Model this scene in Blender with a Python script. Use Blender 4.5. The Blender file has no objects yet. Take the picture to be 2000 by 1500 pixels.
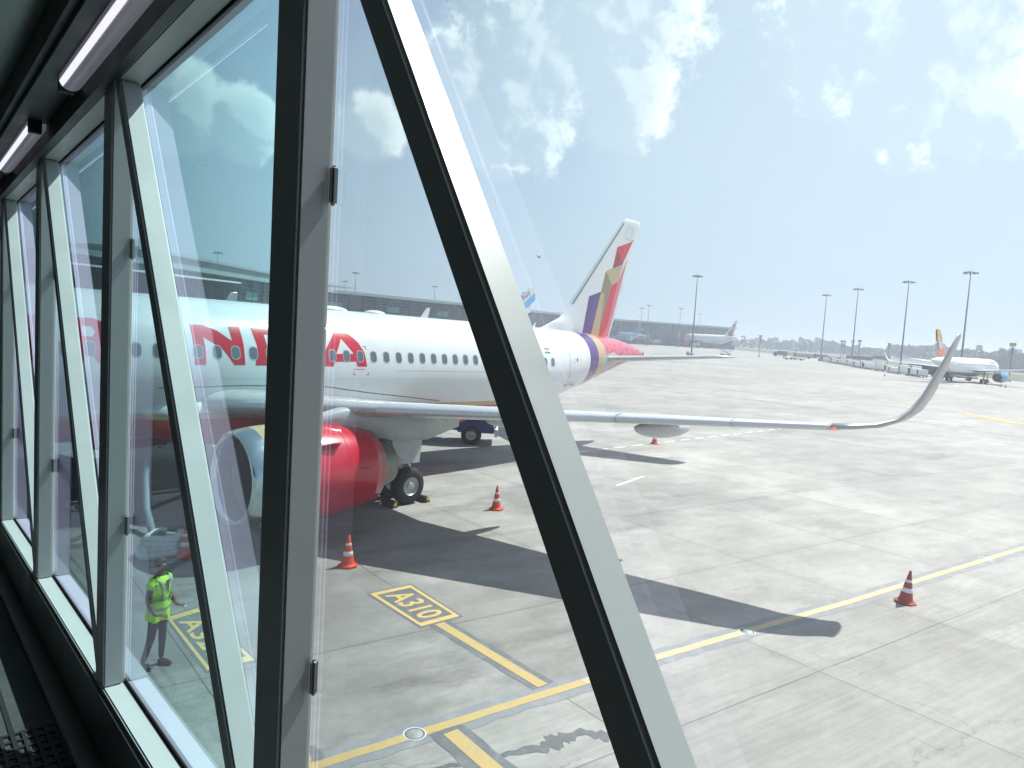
# Airport apron seen from inside a glass boarding bridge.
EXPO=1.08; SKYS=0.10; HZ0=.92; HZ1=.36; HZC=(4.1,4.95,5.85); VEILC=(4.4,5.3,6.2); WISPC=(4.7,5.6,6.4); CLIN=(4.7,5.6,6.4); CLRIM=(7.6,8.2,8.5)
GV=.81; GREFL=(.90,.76,1.0); GLR=1.3; GTINT=(.80,.84,.84); GTINT2=(.795,.905,.91); DUST_VEIL=.062; TUBEE=.5; HAZE=.00065; HAZEC=(.80,.87,1.0)

K={'A3N': (573.09, 302.53),
 'A3T': (546.18, 235.16),
 'BANDS': [(30.66, 4.78), (31.48, 4.79), (32.23, 4.8)],
 'BIG': [(127.3, 348.59), (157.23, 369.63), (248.0, 437.74), (336.01, 502.13), (385.86, 529.03)],
 'BLD': [(429.54, 38.81), (439.97, 36.34), (425.79, 28.86), (590.88, 102.32), (515.75, 69.62)],
 'BR': [(17.6, 4.83), (17.05, 3.88), (17.65, 3.88)],
 'CAM': [3.761667867047959, -21.330667529757786, 5.680982138480792],
 'CF': [0.733750945426847, 0.6750301564179787, -0.0770962905172962],
 'CL': {'c0': (0.702, 0.671, 0.238),
        'c1': (0.689, 0.633, 0.353),
        'c10': (0.838, 0.387, 0.385),
        'c11': (0.842, 0.48, 0.245),
        'c12': (0.882, 0.435, 0.182),
        'c13': (0.631, 0.704, 0.324),
        'c14': (0.36, 0.9, 0.245),
        'c15': (0.425, 0.873, 0.239),
        'c16': (0.554, 0.793, 0.253),
        'c17': (0.924, 0.311, 0.224),
        'c18': (0.91, 0.205, 0.361),
        'c2': (0.733, 0.554, 0.395),
        'c3': (0.685, 0.661, 0.306),
        'c4': (0.781, 0.541, 0.311),
        'c5': (0.884, 0.284, 0.37),
        'c6': (0.921, 0.224, 0.318),
        'c7': (0.943, 0.179, 0.282),
        'c8': (0.953, 0.143, 0.267),
        'c9': (0.868, 0.392, 0.303)},
 'CONE': [(13.01, -8.01), (19.6, -6.41), (21.59, -17.57), (36.75, -1.7), (10.44, -5.28), (64.69, 25.0)],
 'CR': [0.6792416220704122, -0.7314111917040328, 0.0605680402294971],
 'CU': [0.015503836053168081, 0.0968088662076248, 0.9951822318004029],
 'DOOR': [(28.79, 5.46), (29.65, 5.49), (29.78, 4.98), (29.73, 4.34), (30.11, 3.47), (29.11, 3.5), (28.85, 4.61)],
 'DRUKC': (190.7, 10.74),
 'FLAG': [(27.0, 5.1), (27.39, 4.86)],
 'FPX': 1367.5731322172828,
 'F_gold': [(33.23, 9.15), (34.84, 9.67), (34.47, 8.69), (33.86, 8.51)],
 'F_golddark': [(33.23, 9.13), (33.86, 8.51), (33.07, 5.81), (32.34, 5.81), (32.91, 8.03)],
 'F_outline': [(28.72, 6.03), (29.92, 6.54), (30.66, 7.26), (34.54, 11.82), (34.82, 12.06), (35.22, 12.11), (36.2, 12.06), (36.28, 12.02), (35.3, 8.98), (34.1, 5.79)],
 'F_pink': [(35.52, 10.47), (33.89, 5.79), (33.48, 5.79), (33.92, 6.37)],
 'F_purple': [(31.9, 7.74), (32.93, 8.07), (32.34, 5.81), (31.53, 5.85)],
 'F_red1': [(34.11, 10.48), (35.39, 10.9), (35.73, 11.11), (34.77, 9.65), (33.82, 9.34)],
 'F_red1dark': [(34.25, 10.3), (34.83, 9.7), (33.85, 9.34)],
 'F_red2': [(33.87, 8.49), (34.51, 8.7), (33.88, 6.37), (33.48, 5.79), (33.07, 5.81)],
 'GATE': [(46.73, 145.22), (73.81, 155.28), (92.2, 163.61)],
 'GR': [[(615.31, 263.86), (237.58, 5.36), (345.85, 17.98), (1042.05, 463.23)], [(1316.93, 591.65), (566.17, 43.64), (870.66, 79.12), (1789.75, 812.54)],
        [(2033.33, 926.34), (912.66, 41.64), (2003.9, 117.89), (3148.4, 1447.28)]],
 'INDIGO': [(80.21, 46.13)],
 'LA': [(16.48, 5.21), (17.02, 5.23), (17.34, 4.94), (17.52, 4.61), (17.58, 4.16), (17.2, 4.16), (17.16, 4.32), (16.35, 4.3), (16.3, 4.15), (15.89, 4.15), (16.06, 4.69)],
 'LAI': [(16.7, 5.05), (17.09, 4.57), (16.42, 4.55)],
 'LN': [(11.88, 5.22), (12.23, 5.23), (12.62, 5.09), (13.0, 4.82), (12.97, 5.22), (13.3, 5.24), (13.33, 4.76), (13.34, 4.15), (13.02, 4.14), (12.7, 4.58), (12.19, 4.89), (12.21, 4.56), (12.21, 4.13),
        (11.9, 4.13), (11.89, 4.7)],
 'MARK': {'bar': [(12.58, -11.71), (12.3, -14.55), (10.32, -14.53), (10.18, -15.48)],
          'box': [(12.42, -9.69), (13.4, -9.82), (13.11, -11.71), (12.22, -11.6)],
          'box2': [(8.85, -8.36), (9.45, -8.27), (9.28, -10.88), (8.56, -10.73)],
          'dash': [(33.44, -1.38), (51.43, -2.54)],
          'disc': [(9.91, -14.24), (17.05, -15.84), (27.47, -18.22), (8.6, -13.64), (8.88, -13.86)],
          'far': [(87.33, -7.47), (81.75, -12.79)],
          'stain': [(12.03, -15.86), (11.43, -15.67), (11.02, -15.64), (10.33, -15.33), (9.82, -15.09), (11.93, -16.11)],
          'yellow': [(8.43, -13.92), (8.55, -13.96), (12.92, -14.91), (14.61, -15.23), (20.57, -16.69), (30.0, -18.82)]},
 'PERS': [(8.04, -10.11), (8.07, -9.87)],
 'PIT': 0.011891394739905397,
 'REG': [(27.06, 3.71), (27.67, 3.42)],
 'ROW': [(337.41, 96.48), (284.58, 66.34), (242.71, 45.52), (217.0, 30.45), (203.31, 22.43)],
 'STAB': {'rootLE': [32.598, -0.9, 4.787], 'rootTE': [34.503, -1.2, 4.43], 'tipLE': [35.381, -6.2, 5.256], 'tipTE': [36.583, -6.2, 5.11]},
 'TERM': [(16.77, 178.25), (55.34, 187.39), (98.34, 215.48), (197.75, 284.3), (312.56, 296.3), (501.71, 313.41), (617.92, 270.58)],
 'TREES': [(1025.2, 507.03), (1017.9, 404.74), (957.81, 278.32), (882.38, 173.7), (798.39, 71.24), (763.75, -16.5)],
 'TX': [(631.77, 292.3), (297.72, -1.34), (912.66, 41.64), (962.32, 457.65)],
 'UZN': (509.36, 346.09),
 'UZT': (478.46, 275.75),
 'V': {'blue': (390.96, 133.84),
       'bus': (220.31, 25.46),
       'cone1': (187.14, 26.67),
       'cone2': (178.71, 2.49),
       'cone3': (178.16, 1.53),
       'green': (421.59, 122.86),
       'loader': (205.34, 15.24),
       'red1': (342.85, 90.74),
       'red2': (451.33, 110.59),
       'shed': (527.48, 84.03),
       'stair': (312.54, 96.42),
       'stair2': (221.62, 19.19),
       'stand': (291.25, 117.88),
       'tan': (374.97, 115.55),
       'tug': (321.36, 100.73),
       'van': (530.15, 120.35)},
 'WHITE': (10.14, -4.83),
 'WX0': 12.006717676424179,
 'WZ': 4.490816182099506,
 'masts': [(244.02, 108.73), (240.48, 20.95), (269.16, 43.62), (300.41, 68.96), (333.74, 92.33), (134.11, 267.42), (214.3, 286.04), (259.41, 363.27), (295.59, 317.92), (501.51, 296.29),
           (460.64, 264.1), (493.48, 255.88), (583.78, 287.47)],
 'poles': [(325.74, 117.87), (362.09, 92.82), (367.76, 93.43), (340.35, 81.22), (314.54, 70.71), (371.2, 74.25), (230.2, 7.84)]}
def quad(k): return K['GR'][k]
GRASSQ=K['GR']; TAXIQ=K['TX']; GATE=(K['GATE'][0],K['GATE'][2]); GZ=14.0; BIRD=(64.1,31.2,13.99)
import bpy, bmesh, math, random
from mathutils import Vector, Matrix, noise
from mathutils.geometry import tessellate_polygon
random.seed(7)
S=bpy.context.scene; COL=S.collection
R=math.radians
# ---------------- camera ----------------
cam=bpy.data.cameras.new('camera'); camo=bpy.data.objects.new('camera',cam); COL.objects.link(camo); S.camera=camo
cr,cu,cf=Vector(K['CR']),Vector(K['CU']),Vector(K['CF'])
m=Matrix((cr,cu,-cf)).transposed().to_4x4(); m.translation=Vector(K['CAM']); camo.matrix_world=m
cam.sensor_fit='HORIZONTAL'; cam.sensor_width=36; cam.lens=K['FPX']/2000*36; cam.clip_start=.05; cam.clip_end=20000
# ---------------- sun, sky, exposure ----------------
SUN=Vector((.66,-.13,1)).normalized()
sl=bpy.data.lights.new('sun','SUN'); so=bpy.data.objects.new('sun',sl); COL.objects.link(so)
sl.energy=5.0; sl.angle=R(.53); sl.color=(1,.955,.89); so.rotation_euler=SUN.to_track_quat('Z','Y').to_euler(); so.location=(0,0,60)
S.view_settings.view_transform='Standard'; S.view_settings.look='None'; S.view_settings.gamma=1; S.view_settings.exposure=EXPO
W=bpy.data.worlds.new('World'); S.world=W; W.use_nodes=True
def sky():
    n=W.node_tree; n.nodes.clear(); N=n.nodes.new; L=n.links.new
    out=N('ShaderNodeOutputWorld'); bg=N('ShaderNodeBackground'); L(bg.outputs[0],out.inputs[0])
    sk=N('ShaderNodeTexSky'); sk.sky_type='NISHITA'; sk.sun_disc=False; sk.sun_elevation=math.asin(SUN.z); sk.sun_rotation=math.atan2(SUN.x,SUN.y)
    sk.air_density=1.0; sk.dust_density=2.2; sk.ozone_density=1.3; sk.altitude=200
    bg.inputs[1].default_value=SKYS
    tc=N('ShaderNodeTexCoord'); nrm=N('ShaderNodeVectorMath'); nrm.operation='NORMALIZE'; L(tc.outputs['Generated'],nrm.inputs[0]); V=nrm.outputs[0]
    def math_(op,a,b=None,clamp=False):
        x=N('ShaderNodeMath'); x.operation=op; x.use_clamp=clamp
        for i,v in enumerate((a,b)):
            if v is None: continue
            if isinstance(v,(int,float)): x.inputs[i].default_value=v
            else: L(v,x.inputs[i])
        return x.outputs[0]
    def sm(v,a,b,lo=0,hi=1):
        x=N('ShaderNodeMapRange'); x.interpolation_type='SMOOTHSTEP'; L(v,x.inputs[0])
        for i,q in enumerate((a,b,lo,hi)): x.inputs[i+1].default_value=q
        return x.outputs[0]
    def nz(sc,det,rough=.55,off=0):
        x=N('ShaderNodeTexNoise'); x.inputs['Scale'].default_value=sc; x.inputs['Detail'].default_value=det; x.inputs['Roughness'].default_value=rough
        a=N('ShaderNodeVectorMath'); a.operation='ADD'; L(V,a.inputs[0]); a.inputs[1].default_value=(off,off*.7,0); L(a.outputs[0],x.inputs['Vector']); return x.outputs[0]
    def group(bl,dv):
        av=N('ShaderNodeVectorMath'); av.operation='ADD'; L(V,av.inputs[0]); av.inputs[1].default_value=dv; U=av.outputs[0]
        def nz2(sc,det,rough,off):
            x=N('ShaderNodeTexNoise'); x.inputs['Scale'].default_value=sc; x.inputs['Detail'].default_value=det; x.inputs['Roughness'].default_value=rough
            a=N('ShaderNodeVectorMath'); a.operation='ADD'; L(U,a.inputs[0]); a.inputs[1].default_value=(off,off*.7,0); L(a.outputs[0],x.inputs['Vector']); return x.outputs[0]
        D=None
        for nm,rad in bl:
            c=K['CL'][nm]; d=N('ShaderNodeVectorMath'); d.operation='DISTANCE'; L(U,d.inputs[0]); d.inputs[1].default_value=c
            q=math_('DIVIDE',d.outputs['Value'],rad)
            if D is None: D=q
            else:
                x=N('ShaderNodeMath'); x.operation='SMOOTH_MIN'; L(D,x.inputs[0]); L(q,x.inputs[1]); x.inputs[2].default_value=.25; D=x.outputs[0]
        w=math_('ADD',math_('MULTIPLY',math_('SUBTRACT',nz2(19,13,.64,3.1),.5),1.05),math_('MULTIPLY',math_('SUBTRACT',nz2(6,3,.5,.4),.5),.55))
        return math_('ADD',D,w)
    bl=[('c1',.115),('c2',.12),('c13',.07),('c3',.10),('c4',.065),('c5',.11),('c6',.10),('c18',.11),('c7',.06),('c8',.04),('c14',.055),('c15',.05),('c16',.045)]
    D0=group(bl,(0,0,0)); D1=group(bl,(.008,-.009,.009))
    cov=sm(D0,1.12,.88); inner=sm(D0,.95,.30)
    lit=math_('MULTIPLY',sm(math_('SUBTRACT',D1,D0),-.08,.20),math_('SUBTRACT',1,math_('MULTIPLY',inner,.62)))
    haz=group([('c9',.24),('c10',.18),('c17',.2),('c5',.16),('c2',.14),('c11',.16)],(0,0,0))
    hazc=sm(haz,1.25,.2,0,.85)
    # thin high veil
    veil=sm(nz(4.5,6,.6,8),.38,.72,0,.30)
    wisp=sm(nz(17,8,.62,11),.56,.72,0,.22)
    sep=N('ShaderNodeSeparateXYZ'); L(V,sep.inputs[0]); low=sm(sep.outputs[2],.05,.22)
    wisp=math_('MULTIPLY',wisp,low)
    def mix(f,a,b):
        x=N('ShaderNodeMix'); x.data_type='RGBA'
        if isinstance(f,(int,float)): x.inputs[0].default_value=f
        else: L(f,x.inputs[0])
        for i,v in ((6,a),(7,b)):
            if isinstance(v,tuple): x.inputs[i].default_value=v+(1,)
            else: L(v,x.inputs[i])
        return x.outputs[2]
    hz=sm(sep.outputs[2],.0,.5,HZ0,HZ1)
    base=mix(hz,sk.outputs[0],HZC)
    base=mix(hazc,base,VEILC); base=mix(veil,base,VEILC); base=mix(wisp,base,WISPC)
    ccol=mix(lit,CLIN,CLRIM)
    base=mix(math_('MULTIPLY',cov,sm(lit,0,.5,.60,1)),base,ccol)
    L(base,bg.inputs[0])
sky()
# ---------------- helpers ----------------
def newmat(name,col=(.5,.5,.5),rough=.5,metal=0,spec=.5,var=0,vscale=3,bump=0,bscale=30,emit=None,es=0,coat=0,var2=None):
    m=bpy.data.materials.new(name); m.use_nodes=True; n=m.node_tree; b=n.nodes['Principled BSDF']; L=n.links.new
    b.inputs['Base Color'].default_value=tuple(col)+(1,); b.inputs['Roughness'].default_value=rough; b.inputs['Metallic'].default_value=metal
    b.inputs['Specular IOR Level'].default_value=spec; b.inputs['Coat Weight'].default_value=coat; b.inputs['Coat Roughness'].default_value=.08
    if emit: b.inputs['Emission Color'].default_value=tuple(emit)+(1,); b.inputs['Emission Strength'].default_value=es
    tc=n.nodes.new('ShaderNodeTexCoord')
    if var:
        t=n.nodes.new('ShaderNodeTexNoise'); t.inputs['Scale'].default_value=vscale; t.inputs['Detail'].default_value=8; t.inputs['Roughness'].default_value=.65; L(tc.outputs['Object'],t.inputs['Vector'])
        r=n.nodes.new('ShaderNodeMapRange'); L(t.outputs[0],r.inputs[0]); r.inputs[1].default_value=.3; r.inputs[2].default_value=.7; r.inputs[3].default_value=1-var; r.inputs[4].default_value=1+var*.5
        mm=n.nodes.new('ShaderNodeMix'); mm.data_type='RGBA'; mm.blend_type='MULTIPLY'; mm.inputs[0].default_value=1; mm.inputs[6].default_value=tuple(col)+(1,)
        L(r.outputs[0],mm.inputs[7]); L(mm.outputs[2],b.inputs['Base Color'])
        r2=n.nodes.new('ShaderNodeMapRange'); L(t.outputs[0],r2.inputs[0]); r2.inputs[1].default_value=.3; r2.inputs[2].default_value=.7; r2.inputs[3].default_value=max(rough-.12,.02); r2.inputs[4].default_value=min(rough+.12,1); L(r2.outputs[0],b.inputs['Roughness'])
    if bump:
        t=n.nodes.new('ShaderNodeTexNoise'); t.inputs['Scale'].default_value=bscale; t.inputs['Detail'].default_value=6; L(tc.outputs['Object'],t.inputs['Vector'])
        bp=n.nodes.new('ShaderNodeBump'); bp.inputs['Strength'].default_value=bump; bp.inputs['Distance'].default_value=.02; L(t.outputs[0],bp.inputs['Height']); L(bp.outputs[0],b.inputs['Normal'])
    return m
def prop(o,label=None,cat=None,group=None,kind=None):
    if label: o['label']=label
    if cat: o['category']=cat
    if group: o['group']=group
    if kind: o['kind']=kind
    return o
def thing(name,label,cat,loc=(0,0,0),rz=0,group=None):
    o=bpy.data.objects.new(name,None); COL.objects.link(o); o.location=loc; o.rotation_euler=(0,0,rz); o.empty_display_size=.3
    return prop(o,label,cat,group)
def obj(name,bm,mats,parent=None,smooth=False,off=None,label=None):
    if off is not None: bmesh.ops.translate(bm,verts=bm.verts,vec=-Vector(off))
    me=bpy.data.meshes.new(name); bm.to_mesh(me); bm.free()
    for m in (mats if isinstance(mats,(list,tuple)) else [mats]): me.materials.append(m)
    if smooth: me.polygons.foreach_set('use_smooth',[True]*len(me.polygons))
    o=bpy.data.objects.new(name,me); COL.objects.link(o); o.parent=parent
    if label: o['label']=label
    return o
def dup(root,loc,rz=None,label=None,group=None):
    r=root.copy(); COL.objects.link(r); r.location=loc
    if rz is not None: r.rotation_euler=(0,0,rz)
    if label: r['label']=label
    if group: r['group']=group
    for ch in list(root.children):
        c=ch.copy(); COL.objects.link(c); c.parent=r
        for g in list(ch.children):
            d=g.copy(); COL.objects.link(d); d.parent=c
    return r
def BM(): return bmesh.new()
def box(bm,c,s,rz=0,mi=0,bev=0,M=None):
    r=bmesh.ops.create_cube(bm,size=1); vs=r['verts']
    T=Matrix.Translation(c)@Matrix.Rotation(rz,4,'Z')@Matrix.Diagonal((*s,1))
    if M is not None: T=M@T
    bmesh.ops.transform(bm,matrix=T,verts=vs)
    fs={f for v in vs for f in v.link_faces}
    for f in fs: f.material_index=mi
    if bev:
        es={e for v in vs for e in v.link_edges}
        rr=bmesh.ops.bevel(bm,geom=list(es),offset=bev,segments=2,affect='EDGES')
        for f in rr['faces']: f.material_index=mi
    return vs
def hexa(bm,pts,mi=0):
    v=[bm.verts.new(p) for p in pts]
    for f in ((3,2,1,0),(4,5,6,7),(0,1,5,4),(1,2,6,5),(2,3,7,6),(3,0,4,7)):
        q=bm.faces.new([v[i] for i in f]); q.material_index=mi
    return v
def tube(bm,pts,r,n=10,mi=0,cap=True):
    pts=[Vector(p) for p in pts]; rs=r if isinstance(r,(list,tuple)) else [r]*len(pts); rings=[]
    up=None
    for i,p in enumerate(pts):
        d=(pts[min(i+1,len(pts)-1)]-pts[max(i-1,0)]).normalized()
        a=Vector((0,0,1)) if abs(d.z)<.9 else Vector((1,0,0))
        if up is not None: a=up
        x=d.cross(a).normalized(); y=d.cross(x).normalized(); up=-y if up is None else (x.cross(d)).normalized()
        x=d.cross(up).normalized(); y=d.cross(x).normalized()
        rings.append([bm.verts.new(p+(x*math.cos(2*math.pi*k/n)+y*math.sin(2*math.pi*k/n))*rs[i]) for k in range(n)])
    for a,b in zip(rings,rings[1:]):
        for k in range(n):
            f=bm.faces.new((a[k],a[(k+1)%n],b[(k+1)%n],b[k])); f.material_index=mi
    if cap:
        for q in (rings[0],rings[-1]):
            try: f=bm.faces.new(q); f.material_index=mi
            except: pass
def lathe(bm,prof,n=24,M=None,mi=0,close=False):
    # prof: (radius, axial) ; axis = local X
    rings=[]
    for r,a in prof:
        ring=[]
        for k in range(n):
            t=2*math.pi*k/n; p=Vector((a,r*math.cos(t),r*math.sin(t)))
            ring.append(bm.verts.new(M@p if M is not None else p))
        rings.append(ring)
    for i,(a,b) in enumerate(zip(rings,rings[1:])):
        for k in range(n):
            f=bm.faces.new((a[k],a[(k+1)%n],b[(k+1)%n],b[k])); f.material_index=mi if not callable(mi) else mi(i)
    if close:
        for q in (rings[0],rings[-1]):
            f=bm.faces.new(q); f.material_index=mi if not callable(mi) else mi(0)
    return rings
def fin_norm(bm): bmesh.ops.recalc_face_normals(bm,faces=bm.faces)
def flat(bm,poly,z,mi=0):
    v=[bm.verts.new((p[0],p[1],z)) for p in poly]; f=bm.faces.new(v); f.material_index=mi
    if f.normal.z<0 or True:
        f.normal_update()
        if f.normal.z<0: f.normal_flip()
def decal(name,polys,mp,mat,parent,cell=.12,off=None,th=.003,label=None):
    """polys: list of (outer,[holes]) in 2-D; mp maps (u,v)->3-D point on the surface; every piece is a thin painted skin"""
    bm=BM()
    for po in polys:
        outer,holes=(po,[]) if not isinstance(po[0][0],(list,tuple)) else (po[0],po[1:])
        loops=[[Vector((a,b,0)) for a,b in l] for l in [outer]+list(holes)]
        flatv=[bm.verts.new(v) for l in loops for v in l]
        for t in tessellate_polygon(loops): 
            try: bm.faces.new([flatv[i] for i in t])
            except: pass
    for ax in (0,1):
        lo=min(v.co[ax] for v in bm.verts); hi=max(v.co[ax] for v in bm.verts)
        k=math.ceil(lo/cell)*cell
        while k<hi:
            co=Vector((0,0,0)); co[ax]=k; no=Vector((0,0,0)); no[ax]=1
            bmesh.ops.bisect_plane(bm,geom=list(bm.verts)+list(bm.edges)+list(bm.faces),plane_co=co,plane_no=no,dist=1e-5); k+=cell
    for v in bm.verts: v.co=Vector(mp(v.co.x,v.co.y))
    return obj(name,bm,mat,parent,True,off,label)
EMPTYV=Vector((0,0,0))

# ---------------- ground and painted markings ----------------
def concrete():
    m=bpy.data.materials.new('apron_concrete'); m.use_nodes=True; n=m.node_tree; b=n.nodes['Principled BSDF']; N=n.nodes.new; L=n.links.new
    g=N('ShaderNodeNewGeometry'); P=g.outputs['Position']
    def mth(op,a,b_=None,c=None,clamp=False):
        x=N('ShaderNodeMath'); x.operation=op; x.use_clamp=clamp
        for i,v in enumerate((a,b_,c)):
            if v is None: continue
            if isinstance(v,(int,float)): x.inputs[i].default_value=v
            else: L(v,x.inputs[i])
        return x.outputs[0]
    def dot(v):
        x=N('ShaderNodeVectorMath'); x.operation='DOT_PRODUCT'; L(P,x.inputs[0]); x.inputs[1].default_value=v; return x.outputs['Value']
    def noi(sc,det=6,ro=.6,stretch=None,rot=0,off=(0,0,0)):
        m0_=N('ShaderNodeMapping'); m0_.inputs['Rotation'].default_value=(0,0,rot); m0_.inputs['Location'].default_value=off; L(P,m0_.inputs[0])
        mp=N('ShaderNodeMapping')
        if stretch: mp.inputs['Scale'].default_value=stretch
        L(m0_.outputs[0],mp.inputs[0]); x=N('ShaderNodeTexNoise'); x.inputs['Scale'].default_value=sc; x.inputs['Detail'].default_value=det; x.inputs['Roughness'].default_value=ro; L(mp.outputs[0],x.inputs['Vector']); return x.outputs[0]
    def mr(v,a,b_,lo,hi,sm=True):
        x=N('ShaderNodeMapRange'); x.interpolation_type='SMOOTHSTEP' if sm else 'LINEAR'; L(v,x.inputs[0])
        for i,q in enumerate((a,b_,lo,hi)): x.inputs[i+1].default_value=q
        return x.outputs[0]
    wob=mth('MULTIPLY',mth('SUBTRACT',noi(.7,3),.5),.05)
    J=[]; cells=[]
    for nv,per,ph in (((.990,-.139,0),4.45,.9036),((.218,.976,0),4.6,None)):
        u=mth('ADD',dot(nv),wob)
        if ph is None: u=mth('ADD',u,-.37+4.6*50)      # -14.17,-9.57,-4.97 -> multiples
        q=mth('DIVIDE',u,per) if ph is None else mth('DIVIDE',mth('ADD',u,per*50-.91),per)
        fr=mth('FRACT',q); cells.append(mth('FLOOR',q))
        d=mth('MULTIPLY',mth('MINIMUM',fr,mth('SUBTRACT',1.0,fr)),per); J.append(d)
    jd=mth('MINIMUM',J[0],J[1])
    wn=N('ShaderNodeTexWhiteNoise'); cb=N('ShaderNodeCombineXYZ'); L(cells[0],cb.inputs[0]); L(cells[1],cb.inputs[1]); L(cb.outputs[0],wn.inputs['Vector'])
    slab=mr(wn.outputs['Value'],0,1,.91,1.05,False)
    joint=mr(jd,.005,.02,1,0); jhalo=mr(jd,.02,.30,.95,1)
    big=mr(noi(.045,5,.6),.3,.7,.82,1.08); mid=mr(noi(.35,9,.72,(1,1.6,1),.2),.34,.66,.76,1.09)
    fine=mr(noi(7,6,.7),.3,.7,.94,1.04)
    brush=mr(noi(3.2,4,.6,(.10,3.6,1),R(13.5)),.33,.67,.88,1.05)
    stain=mr(noi(.28,9,.72,(.55,1.5,1),R(13),(4,9,0)),.54,.68,1,.68)
    blot=mr(noi(1.25,7,.7,(.6,1.4,1),R(13),(14,3,0)),.63,.74,1,.62)
    tire=mr(noi(.55,5,.6,(.07,1.3,1),R(20),(1,7,0)),.60,.70,1,.85)
    cracks=N('ShaderNodeTexVoronoi'); cracks.feature='DISTANCE_TO_EDGE'; cracks.inputs['Scale'].default_value=.16
    vm=N('ShaderNodeVectorMath'); vm.operation='ADD'; L(P,vm.inputs[0]); nn=N('ShaderNodeTexNoise'); nn.inputs['Scale'].default_value=.8; nn.inputs['Detail'].default_value=6; L(P,nn.inputs['Vector']); L(nn.outputs['Color'],vm.inputs[1]); L(vm.outputs[0],cracks.inputs['Vector'])
    ck=mr(cracks.outputs['Distance'],.0,.0022,.72,1)
    ckm=mth('MAXIMUM',ck,mr(noi(.13,2),.50,.56,1,0))
    st_=[]
    for (cx,cy,rad) in ((11.0,-9.2,4.2),(13.6,-12.4,2.6),(22.8,-7.6,3.6),(9.5,-5.5,4),(27,-9,3),(19.5,-17.8,2.4),(9.5,-12.6,2.0)):
        vd_=N('ShaderNodeVectorMath'); vd_.operation='DISTANCE'; L(P,vd_.inputs[0]); vd_.inputs[1].default_value=(cx,cy,0); st_.append(mth('DIVIDE',vd_.outputs['Value'],rad))
    dm_=st_[0]
    for q in st_[1:]: dm_=mth('MINIMUM',dm_,q)
    dm_=mth('ADD',dm_,mth('MULTIPLY',mth('SUBTRACT',noi(.8,8,.7,(.7,1.3,1),R(13)),.5),2.4)); patch=mr(dm_,.55,1.15,.78,1)
    lane=mr(mth('ADD',dot((.218,.976,0)),mth('MULTIPLY',noi(.3,3),2.0)),-12.5,-10.5,1,.30)
    brush=mth('ADD',1.0,mth('MULTIPLY',mth('SUBTRACT',brush,1.0),lane))
    v=slab
    sp_=mr(noi(16,3,.5),.70,.76,1,.72)
    for x in (patch,sp_,jhalo,big,mid,fine,brush,stain,blot,tire,ckm): v=mth('MULTIPLY',v,x)
    v=mth('MULTIPLY',v,mr(joint,0,1,1,.50,False))
    c=N('ShaderNodeMix'); c.data_type='RGBA'; L(noi(.09,4),c.inputs[0]); c.inputs[6].default_value=(.395,.387,.368,1); c.inputs[7].default_value=(.425,.405,.375,1)
    mm=N('ShaderNodeMix'); mm.data_type='RGBA'; mm.blend_type='MULTIPLY'; mm.inputs[0].default_value=1; L(c.outputs[2],mm.inputs[6]); L(v,mm.inputs[7])
    hs=N('ShaderNodeHueSaturation'); hs.inputs['Value'].default_value=GV; L(mm.outputs[2],hs.inputs['Color']); L(hs.outputs[0],b.inputs['Base Color'])
    L(mr(v,.5,1.1,.62,.9,False),b.inputs['Roughness']); b.inputs['Specular IOR Level'].default_value=.35
    bp=N('ShaderNodeBump'); bp.inputs['Strength'].default_value=.25; bp.inputs['Distance'].default_value=.01; L(mth('ADD',mth('MULTIPLY',joint,-1.0),mth('MULTIPLY',fine,2.0)),bp.inputs['Height']); L(bp.outputs[0],b.inputs['Normal'])
    return m
MCON=concrete()
bm=BM(); flat(bm,[(-3000,-3000),(4000,-3000),(4000,4000),(-3000,4000)],0)
prop(obj('apron_ground',bm,MCON),kind='structure')
def worn(name,col,hi,amt=.35,sc=6,rough=.75):
    # worn paint: mixes to concrete colour in blotches
    m=bpy.data.materials.new(name); m.use_nodes=True; n=m.node_tree; b=n.nodes['Principled BSDF']; N=n.nodes.new; L=n.links.new
    g=N('ShaderNodeNewGeometry'); t=N('ShaderNodeTexNoise'); t.inputs['Scale'].default_value=sc; t.inputs['Detail'].default_value=9; t.inputs['Roughness'].default_value=.75; L(g.outputs['Position'],t.inputs['Vector'])
    r=N('ShaderNodeMapRange'); L(t.outputs[0],r.inputs[0]); r.inputs[1].default_value=.48; r.inputs[2].default_value=.72; r.inputs[3].default_value=0; r.inputs[4].default_value=amt
    x=N('ShaderNodeMix'); x.data_type='RGBA'; L(r.outputs[0],x.inputs[0]); x.inputs[6].default_value=tuple(col)+(1,); x.inputs[7].default_value=tuple(hi)+(1,)
    L(x.outputs[2],b.inputs['Base Color']); b.inputs['Roughness'].default_value=rough; b.inputs['Specular IOR Level'].default_value=.3
    return m
MYEL=worn('yellow_paint',(.47,.345,.14),(.33,.30,.22),.9); MYEL2=worn('faded_yellow_paint',(.60,.42,.15),(.36,.32,.24),.9)
MYEL3=worn('pale_yellow_paint',(.50,.40,.235),(.36,.33,.27),.9,5); MBLK=worn('black_paint',(.135,.145,.155),(.26,.26,.25),.8,3); MBLK2=worn('faded_black_paint',(.215,.225,.24),(.31,.31,.305),1.0,1.6)
MWHT=worn('white_paint',(.66,.66,.64),(.42,.42,.4),.8); MOIL=worn('oil_stain',(.115,.12,.125),(.20,.20,.20),.7,5,.6)
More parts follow.
